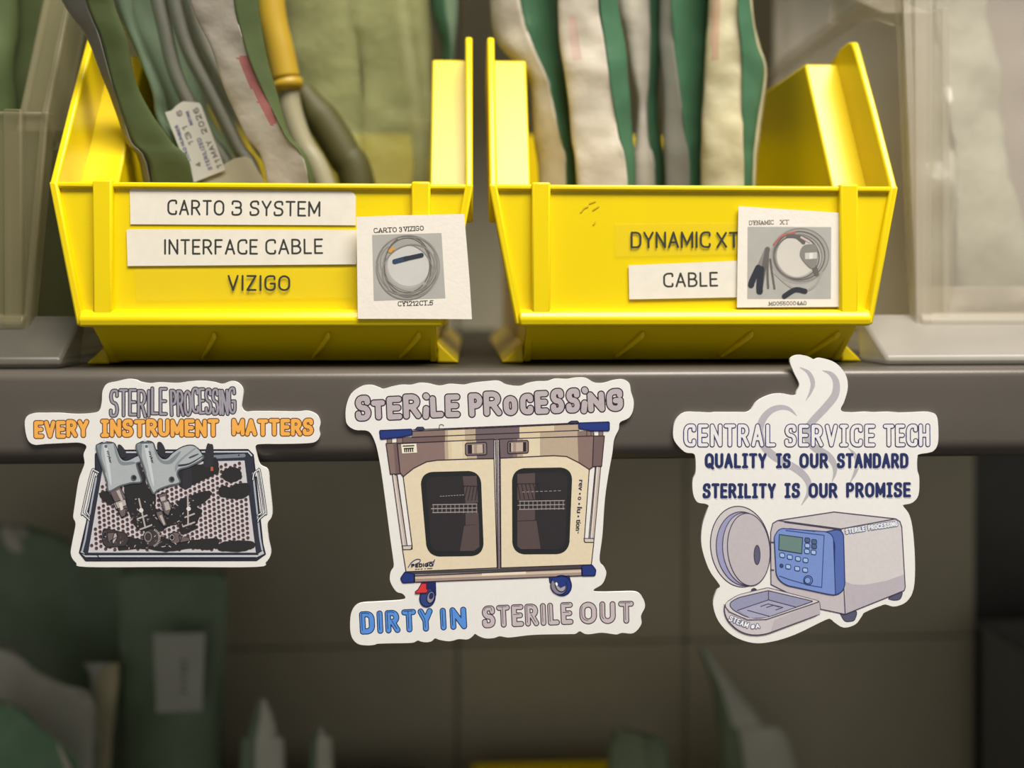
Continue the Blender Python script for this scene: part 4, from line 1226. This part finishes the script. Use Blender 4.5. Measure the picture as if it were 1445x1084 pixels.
def sheet(name, cols, m, parent, zmin, nu=6, nv=36, wr=0.0008, freq=45.0, seed=0, thick=0.00028):
    """cols: columns of (px, py, Y); a crinkled sheet of real thickness through them"""
    C3_ = []
    for c in cols:
        w = [P(x, y, Y) for x, y, Y in c]
        pts = cr([tuple(q) for q in w], max(2, nv // max(1, len(c) - 1)))
        C3_.append(pts)
    nr = len(C3_[0])
    grid = []
    for j in range(nr):
        row = [C3_[i][j] for i in range(len(C3_))]
        grid.append(cr(row, nu) if len(row) > 2 else [tuple(np.array(row[0]) + (np.array(row[1]) - np.array(row[0])) * k / nu) for k in range(nu + 1)])
    nc = len(grid[0])
    vs = []
    for j in range(nr):
        for i in range(nc):
            p = Vector(grid[j][i])
            n = mnoise.noise(p * freq + Vector((seed * 7.3, 0, seed)))
            n2 = mnoise.noise(p * freq * 2.7 + Vector((0, seed * 3.1, 5)))
            p = p + Vector((n * wr * 0.5, n * wr + n2 * wr * 0.5, 0))
            p.z = max(p.z, zmin)
            vs.append(p)
    fs = [(j * nc + i, j * nc + i + 1, (j + 1) * nc + i + 1, (j + 1) * nc + i) for j in range(nr - 1) for i in range(nc - 1)]
    o = obj(name, vs, fs, m, parent, None, True)
    md = o.modifiers.new('sheet', 'SOLIDIFY')
    md.thickness = thick
    md.offset = 0
    return o


def pouch(label, rows, Y, zb, mats, d=(0.02, 0.02), depth=0.05, group=None, seed=0, wr=0.0008, lean=0.0, fine=1, names=('paper_side', 'film_side')):
    """rows: (py, x left, x ridge, x right). The ridge faces the room, both sides fold back and meet behind"""
    py = [r[0] for r in rows]
    base = P(rows[-1][2], 500, Y)
    t = thing('peel_pouch', (base.x, Y, zb + 0.001), label, 'pouch', group)

    def col(k, dy):
        return [(r[k], r[0], Y + dy + lean * (500 - r[0]) / 500.0) for r in rows]
    M = col(2, 0)
    B = [((r[1] + r[3]) / 2, r[0], Y + depth + lean * (500 - r[0]) / 500.0) for r in rows]
    # keep real widths: the back edge sits behind the middle of the pouch
    a = sheet(names[0], [M, col(1, d[0]), B], mats[0], t, zb + 0.001, 6 * fine, 36 * fine, seed=seed, wr=wr)
    b = sheet(names[1], [M, col(3, d[1]), B], mats[1], t, zb + 0.001, seed=seed + 1, wr=wr)
    return t, a, b


def ext(rows, top=-150, bot=500):
    """extend the visible rows up out of frame and down to the bin floor"""
    a, b = rows[0], rows[1]
    k = (top - a[0]) / (b[0] - a[0]) * 0.35
    up = (top,) + tuple(a[i] + (b[i] - a[i]) * k for i in (1, 2, 3))
    c, d = rows[-2], rows[-1]
    k = (bot - d[0]) / (d[0] - c[0]) * 0.12
    dn = (bot,) + tuple(d[i] + (d[i] - c[i]) * k for i in (1, 2, 3))
    return [up] + list(rows) + [dn]


ZB = SH + 0.0036
GR = 'peel pouches in the right yellow bin'
pouch('crumpled white pouch at the left end of the right yellow bin',
      ext([(0, 692, 733, 786), (60, 702, 750, 790), (100, 738, 768, 796), (130, 750, 778, 802), (200, 755, 794, 812), (256, 760, 800, 815)]), 0.352, ZB, (m_paper, m_film), (0.010, 0.010), 0.04, GR, 1, 0.0022)
_t, a_rp2, _b = pouch('tall pouch with broad white paper strip, faint pink mark near its top',
      ext([(0, 788, 845, 872), (60, 790, 853, 881), (120, 801, 862, 888), (190, 807, 872, 891), (256, 815, 885, 895)]), 0.340, ZB, (m_paper, m_film), (0.004, 0.005), 0.02, GR, 3, 0.0018, fine=3)
pouch('pouch with narrow twisted white strip in the middle of the right bin',
      ext([(0, 871, 917, 935), (60, 882, 918, 934), (110, 891, 917, 931), (150, 899, 914, 930), (200, 897, 917, 935), (256, 891, 926, 941)]), 0.366, ZB, (m_paper, m_film), (0.006, 0.006), 0.05, GR, 5, 0.0016)
pouch('greyish film pouch beside the widest dark green gap in the right bin',
      ext([(0, 932, 946, 1000), (60, 930, 950, 996), (120, 935, 958, 993), (190, 936, 967, 992), (256, 938, 974, 994)]), 0.352, ZB, (m_greyf, m_film), (0.004, 0.006), 0.012, GR, 7, 0.0012)
t5, a5, b5 = pouch('cream faced pouch standing last before the right wall of the right bin',
                   ext([(0, 999, 1042, 1058), (60, 995, 1045, 1068), (104, 993, 1047, 1078), (190, 991, 1049, 1066), (256, 989, 1050, 1061)]), 0.340, ZB, (m_cream, m_film), (0.005, 0.006), 0.03, GR, 9, 0.0018, fine=3)
sheet('paper_edge', [[(1050, -200, 0.3465), (1056, 0, 0.3465), (1066, 60, 0.3465), (1077, 104, 0.3465), (1066, 190, 0.3465), (1060, 256, 0.3465), (1056, 490, 0.3465)],
                     [(1056, -200, 0.3480), (1061, 0, 0.3480), (1071, 60, 0.3480), (1082, 104, 0.3480), (1072, 190, 0.3480), (1066, 256, 0.3480), (1062, 490, 0.3480)]], m_cream, t5, ZB + 0.001, 2, 36, 0.0003)

GL = 'peel pouches in the left yellow bin'
pouch('olive green film pouch leaning at the left end of the left yellow bin',
      ext([(0, 86, 121, 160), (55, 122, 141, 178), (115, 146, 157, 191), (160, 164, 171, 214), (200, 180, 186, 241), (256, 206, 214, 272)], -60), 0.348, ZB, (m_greyf, m_olive), (0.003, 0.004), 0.008, GL, 11, 0.001, lean=-0.047, names=('sealed_edge', 'film_side'))
t2, a2, b2 = pouch('pouch of grey cables with a stamped date tag in the left yellow bin',
                   ext([(0, 164, 186, 300), (70, 193, 204, 330), (130, 219, 225, 355), (170, 228, 233, 375), (256, 264, 277, 420)]), 0.362, ZB, (m_teal, m_sheer), (0.005, 0.008), 0.075, GL, 13, 0.0008, lean=-0.043, names=('sealed_edge', 'film_side'))
t3, a3, b3 = pouch('pouch with crumpled white paper strip carrying a pink stripe',
                   ext([(0, 268, 330, 364), (70, 300, 347, 374), (130, 318, 371, 390), (190, 346, 402, 408), (256, 378, 436, 442)]), 0.333, ZB, (m_paper, m_olive), (0.002, 0.004), 0.006, GL, 15, 0.0010, lean=-0.028, fine=4)


def stamp(o, fill, m):
    o.data.materials.append(m)            # printed on the strip itself
    for p_ in o.data.polygons:
        q_ = p_.center + WORLD[o.name] - Vector((0, 0, ZC))
        dp = q_.x * SN + q_.y * CS
        px_, py_ = W_PX / 2 + FPX * (q_.x * CS - q_.y * SN) / dp, HOR - FPX * q_.z / dp
        if inside((px_, py_), fill):
            p_.material_index = 1


stamp(a_rp2, [(802, 24), (816, 24), (820, 84), (807, 84)], mat('indicator_faint', [0.56, 0.42, 0.37], 0.55, var=0.2, nscale=90))
stamp(a5, [(1004, -10), (1017, -10), (1016, 84), (1003, 84)], mat('indicator_tan', [0.47, 0.33, 0.22], 0.55, var=0.2, nscale=90))
fill = [(335, 82), (341, 78), (353, 77), (366, 108), (382, 142), (391, 168), (388, 176), (381, 177), (364, 145), (349, 112)]
stamp(a3, fill, m_pink)
t4, a4, b4 = pouch('wide hazy see-through pouch filling the right half of the left yellow bin',
                   ext([(0, 398, 500, 606), (70, 400, 505, 612), (130, 405, 510, 612), (190, 408, 512, 612), (256, 412, 515, 614)], -230, 500), 0.392, ZB, (m_haze, m_haze), (0.014, 0.012), 0.055, GL, 17, 0.0035, names=('film_side', 'film_side'))
pouch('slim pale green pouch edge by the right wall of the left yellow bin',
      ext([(0, 606, 628, 646), (40, 616, 633, 644), (80, 624, 636, 641), (160, 618, 628, 636), (256, 612, 622, 632)]), 0.415, ZB, (m_film, m_teal), (0.008, 0.008), 0.03, GL, 19, 0.0008)

# date tag
tagp = slab('date_tag', [(233, 158.5), (242, 156), (250, 148), (258, 143), (281, 145), (284, 149), (301, 195), (318, 240), (272, 258)], 0.3310, 0.0002, m_tag, t2)
tagp['label'] = 'white stamped date tag'
pr = Print(0.3310)


def rt(s, x0, y0, x1, y1, h, r, m, lay=1):
    pr.line(text(s, x0, y0, x1, y1, h, r, 3.0), r, m, lay, 0.4)


rt('11', 314, 236, 310, 224, 8, 0.75, m_stamp)
rt('MAY', 308, 220, 297, 197, 8, 0.75, m_stamp)
rt('2026', 293, 187, 279, 151, 8, 0.75, m_stamp)
rt('STERILIZED', 300, 239, 283, 194, 6, 0.6, m_blue_ink)
rt('BEFORE', 272.5, 176, 266, 156, 4.5, 0.5, m_blue_ink)
rt('4', 285, 234, 282.6, 228, 8, 0.7, m_stamp)
rt('131', 274, 203, 264, 177, 8, 0.75, m_stamp)
rt('6', 258, 163, 256, 155, 8, 0.75, m_stamp)
rt('LOAD', 269, 227, 262, 207, 5, 0.6, m_blue_ink)
rt('NUMBER', 261, 205, 251, 176, 5, 0.6, m_blue_ink)
pr.build('stamped_print', tagp)
slab('second_tag', [(316, 232), (330, 224), (346, 220.5), (354, 224), (376, 262), (276, 266)], 0.3320, 0.0002, m_tagc, t2)


def cable(name, pts, r, m, label, cat='cable', group=None, ends=None):
    w = cr([tuple(P(x, y, Y)) for x, y, Y in pts], 8)
    b = MB()
    b.tube(w, r, 12)
    o = b.build(name, m, None, True)
    return tag(o, label, cat, group)


for pts, txt in ((((200, -130), (214, -40), (232, 40), (250, 110), (290, 190), (330, 262), (345, 460)), 'grey cable nearest the date tag inside the see-through pouch'),
                 (((226, -130), (240, -30), (262, 60), (297, 130), (334, 205), (362, 262), (376, 460)), 'middle grey cable of the three inside the see-through pouch'),
                 (((256, -130), (266, -20), (289, 60), (323, 125), (362, 200), (394, 262), (406, 460)), 'grey cable beside the white paper strip inside the see-through pouch')):
    cable('cable', [(x, y, 0.362 - 0.043 * (500 - y) / 500 + 0.016) for x, y in pts], 0.0026, m_cable, txt, group='cables in the left yellow bin')
# amber connector with its cable, dark connector behind it
con = thing('connector', P(405, 470, 0.372), 'amber yellow cable connector with collar and grey beige lead', 'connector')
b = MB()
b.tube(cr([tuple(P(x, y, 0.372)) for x, y in ((372, -200), (377, -60), (384, 20), (395, 70), (404, 112))], 6), 0.0055, 16)
b.build('housing', m_orange, con, True)
b = MB()
b.tube([P(403, 113, 0.372), P(404, 116, 0.372), P(406, 124, 0.372), P(407, 129, 0.372)], [0.0045, 0.0064, 0.0064, 0.0046], 18)
b.build('collar', m_orange, con, True)
b = MB()
b.tube(cr([tuple(P(x, y, Y)) for x, y, Y in ((406, 126, .373), (412, 160, .373), (428, 205, .373), (458, 262, .373), (520, 470, .373))], 7), 0.0043, 14)
b.build('lead', m_cablel, con, True)['label'] = 'grey beige lead'
cable('dark_connector', [(425, 125, .384), (440, 150, .384), (462, 180, .384), (486, 220, .384), (505, 262, .384), (540, 470, .384)], [0.0042 + 0.003 * min(1, k / 12) for k in range(41)], m_dark, 'dark strain relief behind the amber connector in the left bin', 'connector')
for pts, txt in (([(556, -220, .43), (562, -20, .43), (576, 90, .43), (590, 190, .43), (594, 262, .43), (596, 470, .43)], 'leftmost pale cable behind the hazy pouch'),
                 ([(582, -220, .434), (590, -20, .434), (600, 90, .434), (602, 170, .434), (590, 262, .434), (575, 450, .434)], 'pale cable curving inward behind the hazy pouch')):
    cable('cable', pts, 0.0034, m_cablel, txt, group='cables in the left yellow bin')

# ---- contents of the clear bins
GC = 'packets in the right clear bin'
m_crk = mat('packet_film', [0.36, 0.38, 0.31], 0.16, var=0.18, nscale=14, bump=1.0, bscale=120, alpha=0.9)
m_mauve = mat('packet_mauve', [0.22, 0.19, 0.195], 0.6, var=0.06, nscale=12)
Zc_ = SH + 0.0045
pouch('crinkled grey green film packet behind the front of the right clear bin',
      [(-260, 1240, 1330, 1420), (0, 1268, 1320, 1392), (100, 1272, 1330, 1410), (200, 1275, 1345, 1416), (300, 1280, 1350, 1440), (400, 1290, 1352, 1470), (500, 1292, 1355, 1480)], 0.372, Zc_, (m_crk, m_crk), (0.012, 0.02), 0.05, GC, 31, 0.006, names=('film_side', 'film_side'))
pouch('cream paper packet lying low in the right clear bin',
      [(405, 1285, 1345, 1520), (430, 1286, 1340, 1510), (460, 1300, 1330, 1440), (500, 1302, 1325, 1430)], 0.352, Zc_, (m_cream, m_paper), (0.008, 0.03), 0.04, GC, 33, 0.002)
pouch('mauve wrapped packet at the back of the right clear bin',
      [(-260, 1340, 1430, 1640), (0, 1360, 1450, 1640), (200, 1370, 1460, 1640), (500, 1380, 1460, 1640)], 0.445, Zc_, (m_mauve, m_mauve), (0.015, 0.02), 0.05, GC, 35, 0.002, names=('wrap_side', 'wrap_side'))
pouch('pale packet near the left wall of the right clear bin',
      [(-160, 1096, 1106, 1310), (0, 1096, 1106, 1310), (200, 1096, 1106, 1310), (500, 1096, 1106, 1310)], 0.530, Zc_, (mat('packet_beige', [0.74, 0.69, 0.58], 0.5, var=0.08, nscale=14), MATS['packet_beige']), (0.006, 0.006), 0.02, GC, 37, 0.0015, names=('wrap_side', 'wrap_side'))
GD = 'packets in the left clear bin'
pouch('olive green packet seen through the left clear bin beside the yellow bin',
      [(-260, -60, 10, 120), (0, -50, 20, 125), (200, -50, 15, 120), (500, -50, 10, 110)], 0.43, Zc_, (m_olive, m_olive), (0.012, 0.012), 0.05, GD, 41, 0.002, names=('film_side', 'film_side'))
pouch('brownish packet in the left clear bin at the edge of the photo',
      [(-260, -200, -60, 24), (0, -200, -60, 26), (200, -200, -60, 22), (500, -200, -60, 18)], 0.37, Zc_, (MATS['packet_beige'], m_olive), (0.012, 0.012), 0.04, GD, 43, 0.002)

# ------------------------------------------------------------------ lower shelf
Z2 = SH2 + 0.0036
low = hopper('storage_bin', m_yel, P(632, 1072, 0.50).x, P(1000, 1072, 0.50).x, 0.395, SH2, 0.205, label='yellow bin on the lower shelf, only its back rim showing')
# its height follows the upper bins
nav = hopper('storage_bin', m_navy, P(-190, 1084, 0.52).x, P(622, 1084, 0.52).x, 0.392, SH2, 0.205, 1.0, 0.0585, 0.0135, 0.107, label='dark navy bin on the lower shelf under the tray sticker')
for b_ in (low, nav):
    del b_['_y']
bx = thing('smoked_box', (P(1385, 880, 0.6).x + 0.05, 0.5, SH2), 'dark smoked plastic box at the right end of the lower shelf', 'box')
b = MB()
X0 = P(1385, 880, 0.6).x
zt = P(1385, 880, 0.6).z
x1_ = min(X0 + 0.16, XB - 0.005)
for lo, hi in (((X0, 0.42, SH2 + .0003), (X0 + .002, 0.60, zt)), ((x1_ - .002, 0.42, SH2 + .0003), (x1_, 0.60, zt)), ((X0, 0.42, SH2 + .0003), (x1_, 0.422, zt)), ((X0, 0.598, SH2 + .0003), (x1_, 0.60, zt)), ((X0, 0.42, SH2 + .0003), (x1_, 0.60, SH2 + .0024))):
    b.box(lo, hi)
bevel(b.build('box_body', m_clear2, bx), 0.0006)
b = MB()
b.box((X0 - 0.003, 0.417, zt - 0.003), (X0 + 0.003, 0.603, zt + 0.0015))
b.box((X0 - 0.003, 0.417, zt - 0.003), (x1_ + 0.003, 0.423, zt + 0.0015))
b.box((x1_ - 0.003, 0.417, zt - 0.003), (x1_ + 0.003, 0.603, zt + 0.0015))
b.box((X0 - 0.003, 0.597, zt - 0.003), (x1_ + 0.003, 0.603, zt + 0.0015))
bevel(b.build('box_rim', m_clear2, bx), 0.0008)

GW = 'pouches on the lower shelf'
m_lgreen = mat('pouch_lower_green', [0.19, 0.26, 0.17], 0.35, var=0.2, nscale=25, bump=0.3, bscale=60)
m_lgrey = mat('pouch_lower_grey', [0.60, 0.61, 0.52], 0.45, var=0.12, nscale=25, bump=0.3, bscale=60)


def flat_pouch(label, tops, bot, Y, dY, m, seed, parent=None, name='film_side', wr=0.003):
    """a pouch standing face on: tops = (px, py) along its crumpled upper edge"""
    b0 = P(sum(t[0] for t in tops) / len(tops), 1100, Y)
    t = thing('peel_pouch', (b0.x, Y, Z2 + 0.001), label, 'pouch', GW)
    n = len(tops)
    F = [[(x + (bx_ - x) * k / 3.0, y + (1560 - y) * k / 3.0, Y - dY * math.sin(math.pi * i / (n - 1)) * min(1, k / 1.5)) for k in range(4)] for i, ((x, y), bx_) in enumerate(zip(tops, bot))]
    Bk = [[(x + (bx_ - x) * k / 3.0, y + (1560 - y) * k / 3.0, Y + 0.001 + dY * math.sin(math.pi * i / (n - 1)) * min(1, k / 1.5)) for k in range(4)] for i, ((x, y), bx_) in enumerate(zip(tops, bot))]
    sheet(name, F, m[0], t, Z2 + 0.001, 4, 30, wr, 38, seed)
    sheet('paper_side', Bk, m[1], t, Z2 + 0.001, 4, 30, wr * 0.5, 38, seed + 1)
    return t


flat_pouch('tall dark green pouch reaching highest on the lower shelf at the left', [(-70, 742), (-10, 738), (60, 748), (120, 772), (180, 800), (215, 830)], (-80, -20, 50, 110, 170, 215), 0.56, 0.012, (m_lgreen, m_paper), 51)
tl = flat_pouch('dark green pouch with a pale rectangular tag on the lower shelf', [(168, 812), (200, 800), (250, 802), (300, 806), (321, 812)], (185, 215, 250, 280, 296), 0.53, 0.010, (m_lgreen, m_paper), 53, wr=0.002)
tg = slab('tag', [(216, 894), (290, 893), (285, 1003), (221, 1006)], 0.512, 0.0003, mat('tag_dim', [0.45, 0.46, 0.40], 0.5), tl)
pr = Print(0.512)
for k, y in enumerate((932, 940, 946, 956, 966, 975)):
    pr.line([[(256, y), (263, y + 2)]], 1.6, mat('tag_print', [0.12, 0.12, 0.11], 0.6), 1, 0.6)
pr.build('tag_print', tg)
flat_pouch('crumpled grey green pouch at the lower left corner of the photo', [(-80, 890), (-20, 905), (24, 921), (52, 948), (88, 966), (116, 976), (132, 1000)], (-90, -40, 10, 40, 80, 110, 128), 0.50, 0.020, (m_lgrey, m_paper), 55, wr=0.004)
flat_pouch('bright green crumpled pouch in front at the lower left corner', [(-80, 1000), (-20, 985), (30, 1000), (70, 1035), (96, 1070), (112, 1100)], (-80, -30, 20, 60, 90, 120), 0.466, 0.010, (mat('pouch_lower_bright', [0.17, 0.32, 0.19], 0.3, var=0.25, nscale=30, bump=0.4, bscale=60), m_paper), 57, wr=0.004)
pouch('folded cream paper pouch corner rising beside the tagged pouch', [(936, 118, 160, 169), (960, 130, 136, 168), (1010, 132, 137, 163), (1084, 134, 140, 157), (1540, 136, 142, 152)], 0.515, Z2, (m_lgrey, m_cream), (0.02, 0.004), 0.03, GW, 59, 0.001)
pouch('pale pointed pouch tip right of the tagged pouch on the lower shelf', [(986, 366, 370, 374), (1010, 358, 366, 384), (1050, 346, 362, 394), (1084, 338, 360, 402), (1540, 330, 350, 410)], 0.49, Z2, (m_lgreen, m_lgrey), (0.004, 0.004), 0.03, GW, 61, 0.001)
pouch('smaller pointed pouch tip below the gap between the left and middle stickers', [(1026, 448, 451, 454), (1050, 442, 449, 462), (1084, 436, 447, 470), (1540, 428, 440, 476)], 0.50, Z2, (m_lgreen, m_lgrey), (0.004, 0.004), 0.03, GW, 63, 0.001)
pouch('mid green pouch standing in the lower yellow bin', [(1028, 866, 872, 884), (1040, 864, 905, 924), (1060, 860, 912, 934), (1084, 858, 916, 944), (1540, 850, 915, 955)], 0.50, Z2, (m_lgreen, m_lgreen), (0.004, 0.008), 0.03, GW, 65, 0.001, names=('film_side', 'film_side'))
pouch('leaning pale film pouch under the steriliser sticker on the lower shelf', [(915, 985, 990, 996), (960, 1002, 1012, 1030), (1020, 1012, 1032, 1076), (1084, 1016, 1050, 1125), (1540, 1020, 1090, 1190)], 0.56, Z2, (m_lgreen, m_lgrey), (0.006, 0.006), 0.03, GW, 67, 0.001)

# ------------------------------------------------------------------ light and camera
w = bpy.data.worlds.new('room_air')
SCN.world = w
w.use_nodes = True
bg = w.node_tree.nodes['Background']
bg.inputs['Color'].default_value = (1.0, 0.95, 0.86, 1)
bg.inputs['Strength'].default_value = 0.28


def area(name, loc, target, sx, sy, power, col=(1, 0.93, 0.83)):
    l = bpy.data.lights.new(name, 'AREA')
    l.shape = 'RECTANGLE'
    l.size, l.size_y = sx, sy
    l.energy = power
    l.color = col
    o = bpy.data.objects.new(name, l)
    o.location = loc
    o.rotation_euler = (Vector(target) - Vector(loc)).to_track_quat('-Z', 'Y').to_euler()
    C.objects.link(o)
    return o


area('ceiling_lamp', (0.38, -0.38, 2.62), (0.25, 0.1, 1.2), 1.2, 0.6, 61)

cam = bpy.data.cameras.new('camera')
co = bpy.data.objects.new('camera', cam)
C.objects.link(co)
co.location = (0, 0, ZC)
co.rotation_euler = (math.radians(90), 0, -YAW)
cam.sensor_width = 36.0
cam.sensor_fit = 'HORIZONTAL'
cam.lens = FPX / W_PX * 36.0
cam.shift_y = (HOR - H_PX / 2) / W_PX
cam.clip_start = 0.01
cam.dof.use_dof = True
cam.dof.focus_distance = YS
cam.dof.aperture_fstop = 5.0
SCN.camera = co
SCN.view_settings.view_transform = 'Standard'
SCN.view_settings.look = 'None'
SCN.view_settings.exposure = 0.0
SCN.view_settings.gamma = 1.0
SCN.view_settings.use_curve_mapping = False
SCN.cycles.transparent_max_bounces = 24
SCN.cycles.max_bounces = 8
